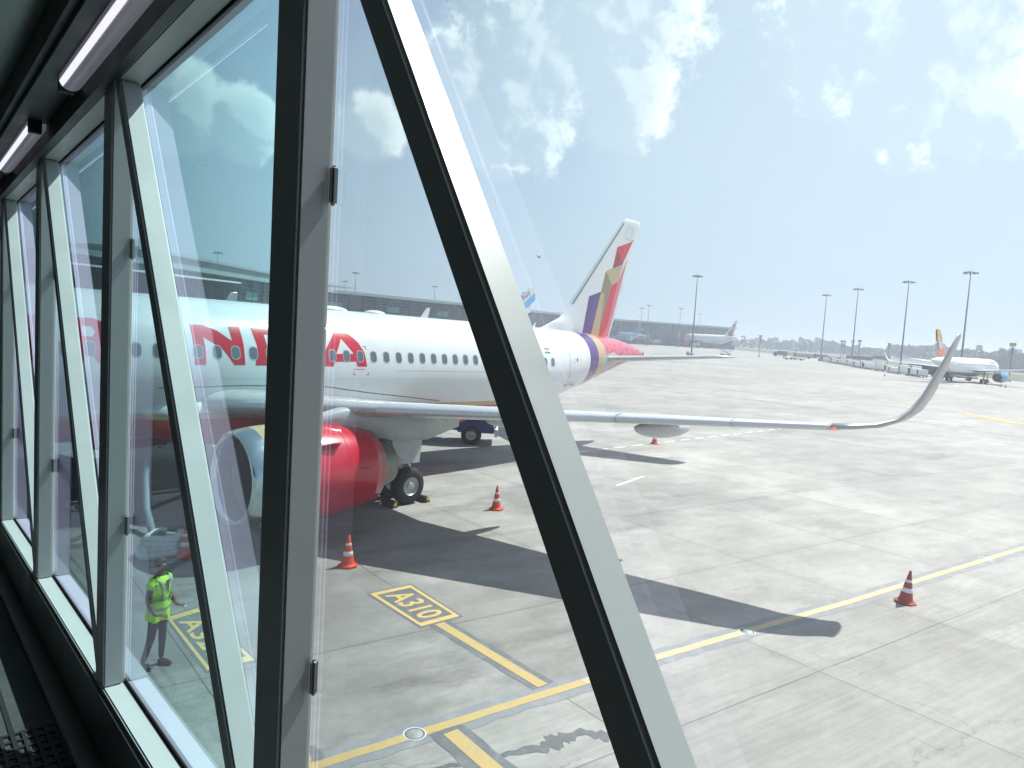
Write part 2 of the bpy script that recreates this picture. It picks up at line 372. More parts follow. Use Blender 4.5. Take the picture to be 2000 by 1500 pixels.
def strip(bm,a,b,w,z=.008,mi=0,jag=.0):
    a=Vector(a[:2]);b=Vector(b[:2]); d=(b-a); Ln=d.length; d/=Ln; nrm=Vector((-d.y,d.x)); N=max(1,int(Ln/.25)) if jag else 1
    rnd=random.Random(3); L1=[];L2=[]
    for i in range(N+1):
        p=a+d*Ln*i/N; j1=rnd.uniform(-jag,jag); j2=rnd.uniform(-jag,jag); L1.append(p+nrm*(w/2+j1)); L2.append(p-nrm*(w/2+j2))
    for i in range(N):
        vs=[bm.verts.new((q.x,q.y,z)) for q in (L2[i],L2[i+1],L1[i+1],L1[i])]; f=bm.faces.new(vs); f.material_index=mi
def marking(name,bm,mat): return prop(obj(name,bm,mat),kind='structure')
Y=K['MARK']['yellow']; ya=Vector(Y[0]); yb=Vector(Y[-1]); yd=(yb-ya).normalized()
Ys=[(ya-yd*14)]+[Vector(p) for p in Y[1:]]+[yb+yd*60]
bm=BM()
for a,b in zip(Ys,Ys[1:]): strip(bm,a,b,.50,.004,jag=.035)
marking('centreline_border',bm,MBLK2)
bm=BM()
for a,b in zip(Ys[:3],Ys[1:3]): strip(bm,a,b,.17,.008,jag=.008)
marking('yellow_centreline',bm,MYEL)
bm=BM()
for a,b in zip(Ys[2:],Ys[3:]): strip(bm,a,b,.17,.008,jag=.008)
marking('faded_centreline',bm,MYEL3)
B=K['MARK']['bar']
bm=BM(); strip(bm,B[0],Vector(B[1])-Vector((0,.02)),.46,.0045,jag=.02); bb=Vector(B[2])+(Vector(B[3])-Vector(B[2]))*2.6; strip(bm,Vector(B[2])+Vector((0,.1)),bb,.56,.0048,jag=.02); marking('stop_bar_border',bm,MBLK)
bm=BM(); strip(bm,B[0],B[1],.21,.0085); strip(bm,B[2],bb,.24,.0085); marking('yellow_stop_bars',bm,MYEL)
def boxsign(c,word,sc=1.0,nm='stand_marking'):
    # c: four corners, far-left, far-right, near-right, near-left; the long sides run down from the far edge
    A,Bc,Cc,Dc=[Vector(p) for p in c]
    def P(u,v): return (A*(1-u)+Bc*u)*(1-v)+(Dc*(1-u)+Cc*u)*v
    bm=BM(); flat(bm,[P(-.06,-.03),P(1.06,-.03),P(1.06,1.03),P(-.06,1.03)],.004); marking(nm+'_panel',bm,MBLK)
    bm=BM(); w=.085; h=.075
    for q in ([(0,0),(1,0),(1,h),(0,h)],[(0,1-h),(1,1-h),(1,1),(0,1)],[(0,h),(w,h),(w,1-h),(0,1-h)],[(1-w,h),(1,h),(1,1-h),(1-w,1-h)]): flat(bm,[P(*p) for p in q],.008)
    marking(nm+'_frame',bm,MYEL2)
    cu=bpy.data.curves.new('t','FONT'); cu.body=word; cu.align_x='CENTER'; cu.align_y='CENTER'; cu.size=1; cu.offset=.018; cu.resolution_u=4
    to=bpy.data.objects.new('t',cu); COL.objects.link(to); dg=bpy.context.evaluated_depsgraph_get(); me=bpy.data.meshes.new_from_object(to.evaluated_get(dg)); bpy.data.objects.remove(to)
    bm=BM(); bm.from_mesh(me); xs=[v.co.x for v in bm.verts]; ys=[v.co.y for v in bm.verts]; x0,x1,y0,y1=min(xs),max(xs),min(ys),max(ys)
    for v in bm.verts:
        s=(v.co.x-x0)/(x1-x0); t=(v.co.y-y0)/(y1-y0)     # letters are read along the box, tops towards +u
        q=P(.20+.60*t,.13+.74*s); v.co=Vector((q.x,q.y,.0085))
    marking(nm+'_letters',bm,MYEL2)
boxsign(K['MARK']['box'],'A310')
boxsign(K['MARK']['box2'],'A320',nm='second_stand_marking')
bm=BM(); F=K['MARK']['far']; strip(bm,F[0],F[1],1.0,.012); 
f0,f1=Vector(F[0]),Vector(F[1]); 
for k in range(7): strip(bm,f0+(f1-f0)*(k/7)+Vector((-1.4,.6)),f0+(f1-f0)*((k+.5)/7)+Vector((-1.4,.6)),.9,.012)
marking('far_yellow_lettering',bm,MYEL2)
bm=BM(); d0,d1=[Vector(v) for v in K['MARK']['dash']]; 
for k in range(-2,14): strip(bm,d0+(d1-d0)*(k/12),d0+(d1-d0)*((k+.62)/12),.16,.008)
strip(bm,(44,2),(47,5.5),.12,.008)
marking('white_dashes',bm,MWHT)
bm=BM(); strip(bm,(78,30),(60,-50),.35,.008); strip(bm,(140,90),(110,-30),.4,.008); marking('apron_seam',bm,MBLK2)
bm=BM(); strip(bm,(26,-6.6),(28.5,-6.2),.12,.008);
marking('short_white_line',bm,MWHT)
# oil stain
bm=BM(); st=[Vector(p) for p in K['MARK']['stain']]; rnd=random.Random(5); Lf=[];Rt=[]
path=[st[5],(st[0]+st[1])/2,st[1],(st[1]+st[2])/2,st[2],st[3],st[4],st[4]+Vector((-.5,.25))]; ws=[.12,.09,.12,.19,.10,.04,.05,.0]
pp=[];
for i in range(len(path)-1):
    for k in range(6):
        t=k/6; pp.append((path[i].lerp(path[i+1],t),ws[i]*(1-t)+ws[i+1]*t))
for i,(q,w) in enumerate(pp):
    d=(pp[min(i+1,len(pp)-1)][0]-pp[max(i-1,0)][0]).normalized(); nn_=Vector((-d.y,d.x)); q=q+nn_*rnd.uniform(-.05,.05)*.6
    Lf.append(q+nn_*w*rnd.uniform(.5,1.2)); Rt.append(q-nn_*w*rnd.uniform(.5,1.2))
for i in range(len(pp)-1):
    vs=[bm.verts.new((q.x,q.y,.004)) for q in (Lf[i],Lf[i+1],Rt[i+1],Rt[i])]; bm.faces.new(vs)
marking('oil_stain',bm,MOIL)
# inset stand lights on the yellow line
MPLT=newmat('weathered_plate',(.30,.31,.31),.6,.1,var=.2,vscale=20)
MSTEEL=newmat('dull_steel',(.45,.46,.46),.4,.8,var=.25,vscale=20)
for i,c in enumerate(K['MARK']['disc'][:3]):
    t=thing('inset_light',['round steel inset light in the yellow line near the bottom of the picture','round steel inset light in the yellow line at the wing shadow tip','round steel inset light in the yellow line beyond the lone cone at right'][i],'ground light',(c[0],c[1],0),group='inset lights on the yellow line')
    bm=BM(); lathe(bm,[(0,.022),(.09,.022),(.10,.016),(.115,.009)],28,Matrix.Rotation(-R(90),4,'Y')); obj('plate',bm,MPLT,t,True)
    bm=BM(); lathe(bm,[(.145,.009),(.149,.012),(.158,.012),(.163,.009)],28,Matrix.Rotation(-R(90),4,'Y')); obj('rim',bm,MWHT,t,True)
    if i<2:
        bm=BM(); lathe(bm,[(.115,.0091),(.145,.0091)],28,Matrix.Rotation(-R(90),4,'Y')); obj('seal',bm,MBLK,t)
# curved lead-in marking beside the window sill
bm=BM(); c0=Vector(K['MARK']['disc'][3])+Vector((-.25,-.05))
flat(bm,[c0+Vector((math.cos(a)*.40,math.sin(a)*.40)) for a in [k*math.pi/12 for k in range(24)]],.0043); marking('round_marking_border',bm,MBLK)
bm=BM(); flat(bm,[c0+Vector((math.cos(a)*.24,math.sin(a)*.24)) for a in [k*math.pi/12 for k in range(24)]],.0086); marking('round_marking',bm,MYEL)
# far field: grass strips and taxiway
MGR=newmat('dry_grass',(.10,.115,.05),.95,var=.5,vscale=.05); MASP=newmat('taxiway_asphalt',(.16,.16,.155),.9,var=.3,vscale=.03)
bm=BM(); 
for q in GRASSQ: flat(bm,q,.03)
prop(obj('grass_field',bm,MGR),kind='structure')
bm=BM(); flat(bm,TAXIQ,.02); prop(obj('taxiway',bm,MASP),kind='structure')
# ---------------- far woodland ----------------
def leafmat(nm,c1,c2):
    m=newmat(nm,c1,.8,spec=.2); n=m.node_tree; N=n.nodes.new; L=n.links.new; b=n.nodes['Principled BSDF']; g=N('ShaderNodeNewGeometry')
    t=N('ShaderNodeTexNoise'); t.inputs['Scale'].default_value=.12; t.inputs['Detail'].default_value=4; L(g.outputs['Position'],t.inputs['Vector'])
    x=N('ShaderNodeMix'); x.data_type='RGBA'; L(t.outputs[0],x.inputs[0]); x.inputs[6].default_value=c1+(1,); x.inputs[7].default_value=c2+(1,); L(x.outputs[2],b.inputs['Base Color']); return m
MLEAF=leafmat('tree_foliage',(.035,.06,.02),(.085,.115,.04))
TR=[Vector(p) for p in K['TREES']]
bm=BM(); rnd=random.Random(11)
for i in range(len(TR)-1):
    a,b=TR[i],TR[i+1]; n_=int((b-a).length/5.5)
    for k in range(n_):
        p=a.lerp(b,(k+rnd.random())/n_); back=rnd.uniform(0,70); d=p-Vector(K['CAM'][:2]); p=p+d.normalized()*back
        hh=(10+7*noise.noise(Vector((p.x*.008,p.y*.02,0)))+rnd.uniform(-2,4.5))*(1+back*.004); rr=rnd.uniform(4,8.5)
        for j in range(105):
            th=rnd.uniform(0,6.283); z=hh*(rnd.random()**.75); e=math.sqrt(max(0,1-((z/hh-.45)/.62)**2)); q=Vector((p.x+math.cos(th)*rr*e*rnd.random()**.4,p.y+math.sin(th)*rr*e*rnd.random()**.4,z))
            s=rnd.uniform(.9,2.1); u=Vector((rnd.gauss(0,1),rnd.gauss(0,1),rnd.gauss(0,.7))).normalized(); w=u.cross(Vector((rnd.gauss(0,1),rnd.gauss(0,1),rnd.gauss(0,1)))).normalized()
            vs=[bm.verts.new(q+u*s*x_+w*s*y_) for x_,y_ in ((-1,-.6),(.2,-1),(1,.3),(-.3,1))]; bm.faces.new(vs)
prop(obj('far_woodland',bm,MLEAF),'hazy green line of distant trees along the horizon beyond the runway','trees',kind='stuff')
# ---------------- distant blocks ----------------
MB1=newmat('pale_render',(.45,.45,.43),.9,var=.2,vscale=.3); MB2=newmat('grey_render',(.30,.31,.31),.9,var=.2,vscale=.3); MWIN=newmat('dark_window',(.03,.04,.045),.15)
def block(loc,w,d,h,rz,label,mat,fl):
    t=thing('apartment_block',label,'building',(loc[0],loc[1],0),rz,'low buildings past the runway')
    bm=BM(); box(bm,(0,0,h/2),(w,d,h)); box(bm,(w*.2,0,h+1.1),(w*.25,d*.5,2.2)); obj('wall',bm,mat,t)
    bm=BM(); box(bm,(0,0,h+.2),(w+.6,d+.6,.38)); obj('roof',bm,MB1,t)
    def win(c,sz): bm=BM(); box(bm,c,sz); obj('window',bm,MWIN,t)
    for f in range(fl):
        for k in range(int(w/2.6)):
            win((-w/2+1.5+k*2.6,-d/2-.02,1.7+f*3),(1.3,.1,1.5))
        for k in range(int(d/2.6)):
            for sx in (-1,1): win((sx*(w/2+.02),-d/2+1.5+k*2.6,1.7+f*3),(.1,1.3,1.5))
BL=K['BLD']
block(BL[0],13,10,6.5,R(70),'low pale building left of the yellow-topped pole at the right edge',MB1,2)
block(BL[1],10,9,8.5,R(75),'small grey building behind the yellow-topped pole at the right edge',MB2,2)
block(BL[2],16,10,9.0,R(72),'white three-storey block cut by the right edge',MB1,3)
block(BL[4],26,8,4.0,R(68),'long low shed in front of the trees behind the white jet',MB2,1)
# ---------------- terminals ----------------
MTG=newmat('terminal_glass',(.045,.055,.06),.25,var=.4,vscale=.2); MTR=newmat('terminal_roof',(.30,.36,.36),.6,var=.15,vscale=.1); MTL=newmat('terminal_louvre',(.13,.15,.16),.6); MTGN=newmat('green_panel',(.10,.30,.24),.4); MBR=newmat('blue_grey_cladding',(.22,.30,.32),.6,var=.12,vscale=.05)
MTW=newmat('white_fascia',(.75,.77,.76),.6)
TP=[Vector(p) for p in K['TERM']]
def nrm2(a,b): d=(b-a).normalized(); return Vector((-d.y,d.x))
t=thing('terminal_pier','long dark glazed terminal pier with pale roof edge behind the white jet','terminal',(TP[3].x,TP[3].y,0)); off=Vector((TP[3].x,TP[3].y,0))
def wallstrip(bm,z0,z1,fo,bo,mi=0,pts=TP):
    # continuous strip following the facade; fo = how far in front, bo = depth behind
    ns=[]
    for i in range(len(pts)):
        a=pts[max(i-1,0)];b=pts[min(i+1,len(pts)-1)]; n_=nrm2(a,b)
        if n_.dot(pts[i]-Vector(K['CAM'][:2]))<0: n_=-n_
        ns.append(n_)
    prev=None
    for i,p in enumerate(pts):
        f=p-ns[i]*fo; b=p+ns[i]*bo; ring=[bm.verts.new((f.x,f.y,z0)),bm.verts.new((b.x,b.y,z0)),bm.verts.new((b.x,b.y,z1)),bm.verts.new((f.x,f.y,z1))]
        if prev: 
            for k in range(4): q=bm.faces.new((prev[k],prev[(k+1)%4],ring[(k+1)%4],ring[k])); q.material_index=mi
        else: bm.faces.new(ring)
        prev=ring
    bm.faces.new(prev)
TH=20.0
bm=BM(); wallstrip(bm,0,TH-1.6,0,40); obj('glass_wall',bm,MTG,t,off=off)
bm=BM(); wallstrip(bm,TH-1.5,TH,4,44); obj('roof',bm,MTR,t,off=off)
for z in (2.5,5.2,8.0,10.2,12.0,13.8,15.4,17.0): bm=BM(); wallstrip(bm,z,z+.28,.5,0.05); obj('louvre',bm,MTL,t,off=off)
seg=[(0.15+i*.062) for i in range(12)]
def tp(s):
    L_=[(TP[i+1]-TP[i]).length for i in range(len(TP)-1)]; T_=sum(L_)*s
    for i,l in enumerate(L_):
        if T_<=l: return TP[i].lerp(TP[i+1],T_/l),(TP[i+1]-TP[i]).normalized()
        T_-=l
    return TP[-1],(TP[-1]-TP[-2]).normalized()
for s in seg:
    p,d=tp(s); bm=BM(); box(bm,(p.x,p.y,12.6),(9,1.5,3.0),math.atan2(d.y,d.x)); obj('green_panel',bm,MTGN,t,off=off)
for i in range(70):
    p,d=tp(.02+i*.0138); bm=BM(); box(bm,(p.x,p.y,9.1),(.35,1.7,18.1),math.atan2(d.y,d.x)); obj('column',bm,MTL,t,off=off)
# blocks and air bridges standing against the pier
GP=[(0.47,16,9,7.5,MTL),(0.53,22,8,5.5,MB2),(0.62,14,9,8.5,MTL),(0.70,20,9,6,MB2),(0.755,26,14,7.5,MBR),(0.80,12,12,9,MTL),(0.84,24,10,5.5,MB2)]
for i,(s,w,dd,h,mt) in enumerate(GP):
    p,d=tp(s); n_=Vector((-d.y,d.x)); n_=-n_ if n_.dot(p-Vector(K['CAM'][:2]))>0 else n_; q=p+n_*(dd*.9)
    bm=BM(); box(bm,(q.x,q.y,h*.62),(w*.32,dd*1.7,h*.38),math.atan2(d.y,d.x)); box(bm,(q.x+n_.x*dd*.6,q.y+n_.y*dd*.6,h*.25),(w*.1,1.0,h*.5),math.atan2(d.y,d.x)); box(bm,(q.x+n_.x*dd*.85,q.y+n_.y*dd*.85,h*.62),(w*.4,3.5,h*.46),math.atan2(d.y,d.x)+.3)
    obj('gate_bridge',bm,mt,t,off=off)
BG=[Vector(p) for p in K['BIG']]
t=thing('terminal_hall','tall blue-grey terminal hall with a thin overhanging roof far left','terminal',(BG[2].x,BG[2].y,0)); off=Vector((BG[2].x,BG[2].y,0))
bm=BM(); wallstrip(bm,0,33.4,0,30,pts=BG[:-1]); obj('cladding_wall',bm,MBR,t,off=off)
bm=BM(); 
for s0,s1 in ((.45,.62),(.74,.88)):
    a=BG[1].lerp(BG[2],s0); b=BG[1].lerp(BG[2],s1); wallstrip(bm,26.0,27.6,.25,-.02,pts=[a,b])
a=BG[2].lerp(BG[3],.62); b=BG[2].lerp(BG[3],.95); wallstrip(bm,21,26.5,.25,-.02,pts=[a,b])
obj('vent_slot',bm,MTG,t,off=off)
bm=BM(); wallstrip(bm,33.5,35.0,5,34,pts=BG[:-1]); 
a,b=BG[-2],BG[-1]; n_=nrm2(a,b); n_=n_ if n_.dot(a-Vector(K['CAM'][:2]))>0 else -n_
hexa(bm,[(a.x-n_.x*5,a.y-n_.y*5,33.5),(a.x+n_.x*30,a.y+n_.y*30,33.5),(b.x+n_.x,b.y+n_.y,34.4),(b.x,b.y,34.4),(a.x-n_.x*5,a.y-n_.y*5,35.0),(a.x+n_.x*30,a.y+n_.y*30,35.0),(b.x+n_.x,b.y+n_.y,34.7),(b.x,b.y,34.7)])
obj('roof',bm,MTR,t,off=off)
# white canopied gate building nearer on the left
t=thing('gate_building','dark gate building with white roof edge and metal frames behind the jet at left','building',(TP[2].x*.6+TP[1].x*.4,TP[2].y*.9,0)); off=Vector(t.location)
ga,gb=GATE
bm=BM(); wallstrip(bm,0,GZ-.5,0,8,pts=[Vector(ga),Vector(gb)]); obj('wall',bm,MTG,t,off=off)
bm=BM(); wallstrip(bm,GZ-.4,GZ,2,10,pts=[Vector(ga),Vector(gb)]); obj('roof_edge',bm,MTW,t,off=off)
bm=BM()
for k in range(12):
    p=Vector(ga).lerp(Vector(gb),k/11); tube(bm,[(p.x,p.y-.8,0),(p.x,p.y-.8,GZ-.6)],.09,6)
for z in (6.3,7.6,8.8): 
    wallstrip(bm,z,z+.1,.8,-.7,pts=[Vector(ga),Vector(gb)])
obj('frame',bm,MTL,t,off=off)

# ---------------- the boarding bridge the photograph is taken from ----------------
DD=.58; C0=Vector(K['CAM']); YA=R(5.32); EH=Vector((math.sin(YA),math.cos(YA),0)); TV=Vector((math.cos(YA),-math.sin(YA),0)); SL=-.0374
def BP(s,t,h): # s along, t outward, h up; units of DD, the deck slopes down towards the aircraft
    q=C0+EH*(s*DD)+TV*(t*DD); return Vector((q.x,q.y,C0.z+(h+SL*s)*DD))
def bbox(bm,s,t,h,mi=0):
    s0,s1=s;t0,t1=t;h0,h1=h
    hexa(bm,[BP(s0,t0,h0),BP(s1,t0,h0),BP(s1,t1,h0),BP(s0,t1,h0),BP(s0,t0,h1),BP(s1,t0,h1),BP(s1,t1,h1),BP(s0,t1,h1)],mi)
def bev(bm,w=.006,seg=2):
    fin_norm(bm); bmesh.ops.bevel(bm,geom=[e for e in bm.edges if e.calc_face_angle(0)>.5],offset=w,segments=seg,affect='EDGES')
MPOST=newmat('satin_grey_paint',(.41,.425,.43),.40,.0,.5,var=.02,vscale=5,bump=.008,bscale=260,coat=.12)
MDARK=newmat('dark_ceiling_paint',(.055,.06,.062),.45,var=.15,vscale=3); MCEIL=newmat('dark_ceiling_panel',(.30,.36,.34),.33,.45,var=.2,vscale=1.2)
MFLO=newmat('bridge_rubber_floor',(.045,.05,.052),.75,var=.25,vscale=5,bump=.2,bscale=90); MBLACK=newmat('black_rubber',(.012,.013,.014),.6); MGASK=newmat('pale_gasket',(.55,.55,.53),.6)
MWALL=newmat('bridge_wall_panel',(.035,.037,.038),.5,var=.1); MALU=newmat('dull_aluminium',(.20,.21,.21),.38,.6,var=.06,vscale=3); MLAT=newmat('grey_latch',(.22,.23,.25),.4,.3)
def glassmat(nm,GTINT,DUST_VEIL):
    m=bpy.data.materials.new(nm); m.use_nodes=True; n=m.node_tree; n.nodes.clear(); N=n.nodes.new; L=n.links.new
    o=N('ShaderNodeOutputMaterial'); mx=N('ShaderNodeMixShader'); tr=N('ShaderNodeBsdfTransparent'); gl=N('ShaderNodeBsdfGlossy'); gl.inputs['Roughness'].default_value=.012; gl.inputs['Color'].default_value=GREFL+(1,)
    def mth(op,a,b=None,clamp=False):
        x=N('ShaderNodeMath'); x.operation=op; x.use_clamp=clamp
        for i,v in enumerate((a,b)):
            if v is None: continue
            if isinstance(v,(int,float)): x.inputs[i].default_value=v
            else: L(v,x.inputs[i])
        return x.outputs[0]
    # absorption follows the length of the light's path inside the pane
    g=N('ShaderNodeNewGeometry'); d=N('ShaderNodeVectorMath'); d.operation='DOT_PRODUCT'; L(g.outputs['Incoming'],d.inputs[0]); L(g.outputs['True Normal'],d.inputs[1]); c=mth('ABSOLUTE',d.outputs['Value'])
    r=mth('ADD',.04,mth('MULTIPLY',.96,mth('POWER',mth('SUBTRACT',1,c),5))); rt=mth('DIVIDE',mth('MULTIPLY',r,2),mth('ADD',r,1)); rt=mth('MULTIPLY',rt,GLR,True)
    ct=mth('SQRT',mth('SUBTRACT',1,mth('DIVIDE',mth('SUBTRACT',1,mth('MULTIPLY',c,c)),1.6))); inv=mth('POWER',mth('DIVIDE',1,ct),3)
    cb=N('ShaderNodeCombineColor'); 
    for i in range(3): L(mth('POWER',GTINT[i],inv),cb.inputs[i])
    # a thin dust film, thickened to paint a milky veil over the view
    L(cb.outputs[0],tr.inputs[0]); df=N('ShaderNodeBsdfTranslucent'); df.inputs[0].default_value=(.8,.82,.84,1)
    df2=N('ShaderNodeBsdfDiffuse'); df2.inputs[0].default_value=(.7,.72,.74,1); dm=N('ShaderNodeMixShader'); dm.inputs[0].default_value=.5; L(df.outputs[0],dm.inputs[1]); L(df2.outputs[0],dm.inputs[2])
    tcn=N('ShaderNodeTexNoise'); tcn.inputs['Scale'].default_value=1.3; tcn.inputs['Detail'].default_value=5; mp=N('ShaderNodeMapping'); mp.inputs['Scale'].default_value=(1,1,.35); L(g.outputs['Position'],mp.inputs[0]); L(mp.outputs[0],tcn.inputs['Vector'])
    rr=N('ShaderNodeMapRange'); L(tcn.outputs[0],rr.inputs[0]); rr.inputs[1].default_value=.35; rr.inputs[2].default_value=.75; rr.inputs[3].default_value=DUST_VEIL*.6; rr.inputs[4].default_value=DUST_VEIL*1.5
    gd=N('ShaderNodeVectorMath'); gd.operation='DOT_PRODUCT'; L(g.outputs['Position'],gd.inputs[0]); gd.inputs[1].default_value=tuple(EH)
    gs=N('ShaderNodeMapRange'); gs.interpolation_type='SMOOTHSTEP'; L(gd.outputs['Value'],gs.inputs[0]); o_=C0.dot(EH); gs.inputs[1].default_value=o_+1.5*DD; gs.inputs[2].default_value=o_+.45*DD; gs.inputs[3].default_value=.22; gs.inputs[4].default_value=1.15  # film grows towards the near end, painting the stronger veil there
    rr_out=mth('MULTIPLY',rr.outputs[0],gs.outputs[0])
    m2=N('ShaderNodeMixShader'); L(rr_out,m2.inputs[0]); L(tr.outputs[0],m2.inputs[1]); L(dm.outputs[0],m2.inputs[2])
    L(rt,mx.inputs[0]); L(m2.outputs[0],mx.inputs[1]); L(gl.outputs[0],mx.inputs[2]); L(mx.outputs[0],o.inputs[0]); return m
MGLASS=glassmat('clear_tinted_glass',GTINT,DUST_VEIL); MGLASS2=glassmat('green_tinted_glass',GTINT2,DUST_VEIL*2.2)
SP=2.52; HT=1.45; HB=-2.19; T1=1.0; T2=1.115; GL=1.128
br=thing('boarding_bridge','sloping glass-walled boarding bridge with slanting grey struts, seen from inside','boarding bridge',tuple(C0-Vector((0,0,1.6)))); OF=Vector(br.location)
def bob(name,bm,mat,smooth=False,parent=None,label=None): 
    return obj(name,bm,mat,parent or br,smooth,off=OF,label=label)
PN=[-2,-1,0,1,2,3,4,5]
def s0(i): return 2.19+SP*(i-1)
for i in PN:
    a=s0(i); bm=BM(); bbox(bm,(a,a+.215),(T1,T2),(HB,HT)); bev(bm,.006); bob('post',bm,MPOST)
    bm=BM(); bbox(bm,(a+.02,a+.195),(T2-.002,T2+.012),(HB,HT)); bob('gasket',bm,MGASK)
    # slanting strut from the head of post i to the foot of post i-1
    k=.632; s1=a-.02; b=1.247+SP*(i-1)
    def sx(h): return b+k*h
    w=.118; e=.003
    bm=BM(); hexa(bm,[BP(sx(HB)-w,T1+e,HB+.001),BP(sx(HB),T1+e,HB+.001),BP(sx(HB),T2-e,HB+.001),BP(sx(HB)-w,T2-e,HB+.001),BP(sx(HT)-w,T1+e,HT-.001),BP(sx(HT),T1+e,HT-.001),BP(sx(HT),T2-e,HT-.001),BP(sx(HT)-w,T2-e,HT-.001)]); bev(bm,.006,3); bob('strut',bm,MPOST)
    # pane between this post and the next nearer one
    bm=BM(); v=[bm.verts.new(BP(s,GL,h)) for s,h in ((a+.1-SP,HB-.05),(a+.1,HB-.05),(a+.1,HT+.05),(a+.1-SP,HT+.05))]; bm.faces.new(v); bob('glass_pane',bm,MGLASS2 if i>=2 else MGLASS)
    for h in (.455,-1.235): bm=BM(); bbox(bm,(a-.03,a-.003),(1.100,1.126),(h,h+.13)); bev(bm,.005,3); bob('latch',bm,MLAT)
bm=BM(); bbox(bm,(-8,s0(5)+.3),(T1,T2+.01),(HB-.5,HB)); bev(bm,.005); bob('sill',bm,MPOST)
bm=BM(); bbox(bm,(-8,s0(5)+.3),(T2+.012,T2+.035),(HB-.5,HB+.022)); bob('glazing_bead',bm,MBLACK)
bm=BM(); bbox(bm,(-8,16),(T1-.02,T1-.004),(-2.64,HB-.035)); bob('kick_plate',bm,MDARK)
bm=BM(); bbox(bm,(-8,16),(T1,T2+.01),(HT,HT+.16)); bev(bm,.004); bob('head_beam',bm,MPOST)
bm=BM(); bbox(bm,(-8,16),(T1-.05,T1-.003),(HT+.004,HT+.20)); bob('beam_cover',bm,MDARK)
bm=BM(); bbox(bm,(-8,16),(.70,T1+.16),(HT+.202,HT+.5)); bob('soffit',bm,MDARK)
bm=BM(); bbox(bm,(-8,16),(T2+.012,T2+.03),(HT-.012,HT+.2)); bob('top_bead',bm,MBLACK)
bm=BM(); bbox(bm,(-8,16),(1.165,1.205),(HT+.02,2.05)); bob('outer_fascia',bm,MPOST)
bm=BM(); bbox(bm,(-8,16),(1.165,1.30),(-2.75,HB-.06)); bob('outer_skirt',bm,MPOST)
bm=BM()
for j in range(-3,6):
    bbox(bm,(j*2.9+1.2+.012,(j+1)*2.9+1.2-.012),(-3.1,.70),(1.86,1.90)); 
bob('ceiling_panel',bm,MCEIL)
bm=BM(); bbox(bm,(-8,16),(-3.4,1.3),(1.96,2.05)); bob('roof',bm,MDARK)
bm=BM(); bbox(bm,(-8,16),(-3.2,-3.1),(-2.7,1.95)); bob('side_wall',bm,MWALL)
bm=BM(); bbox(bm,(15.9,16),(-3.1,1.4),(-2.7,1.95)); bob('end_wall',bm,MWALL)
bm=BM(); bbox(bm,(-8.1,-8),(-3.1,1.4),(-2.7,1.95)); bob('rear_wall',bm,MWALL)
bm=BM(); bbox(bm,(s0(5)+.3,16),(T1,T2+.1),(-2.7,1.95)); bob('blank_wall',bm,MWALL)
bm=BM(); bbox(bm,(-8,16),(-3.2,T2),(-2.74,-2.655)); bob('floor',bm,MFLO)
bm=BM(); bbox(bm,(-8,16),(.86,.985),(-2.654,-2.62)); bev(bm,.004); bob('skirting_rail',bm,MALU)
bm=BM(); bbox(bm,(-8,16),(.60,.63),(-2.654,-2.648)); bbox(bm,(-8,16),(.05,.09),(-2.654,-2.646)); 
for j in range(-4,10): bbox(bm,(j*1.7,j*1.7+.03),(-3.1,.6),(-2.654,-2.649))
bob('floor_joint',bm,MBLACK)
# perforated black grille let into the floor
bm=BM()
for a in range(7): bbox(bm,(4.75+a*.10,4.75+a*.10+.03),(.42,.86),(-2.654,-2.644))
for b in range(8): bbox(bm,(4.75,5.38),(.42+b*.06,.42+b*.06+.02),(-2.644,-2.640))
bob('floor_grille',bm,MBLACK)
# light tubes
MTUBE=newmat('tube_lamp',(.9,.9,.95),.3,emit=(.86,.84,1),es=TUBEE); MREF=newmat('tube_diffuser',(.42,.42,.45),.25,emit=(.80,.78,.92),es=.05)
for j in range(-1,4):
    s_0=6.6+3.15*(j-2); s_1=s_0+1.85
    f=obj('light_fixture',(lambda bm:(bbox(bm,(s_0-1.2,s_1+.1),(.74,1.0),(HT+.16,HT+.2)),bm)[1])(BM()),MDARK,br,off=OF)
    bm=BM(); tube(bm,[BP(s_0,.89,1.59),BP(s_1,.89,1.59)],.037,20); obj('reflector_tube',bm,MREF,f,True,off=OF)
    bm=BM(); n=8
    for q in range(n):
        a0=R(194+q*34/n); a1=R(194+(q+1)*34/n); rr=.0376/DD
        v=[bm.verts.new(BP(s,.89+rr*math.cos(x),1.59+rr*math.sin(x))) for s,x in ((s_0+.01,a0),(s_1-.01,a0),(s_1-.01,a1),(s_0+.01,a1))]; bm.faces.new(v)
    obj('lamp_strip',bm,MTUBE,f,True,off=OF)
    bm=BM(); bbox(bm,(s_1+.005,s_1+.06),(.83,.915),(1.52,1.61)); bbox(bm,(s_0-.06,s_0-.005),(.83,.915),(1.52,1.61)); obj('end_cap',bm,MBLACK,f,off=OF)

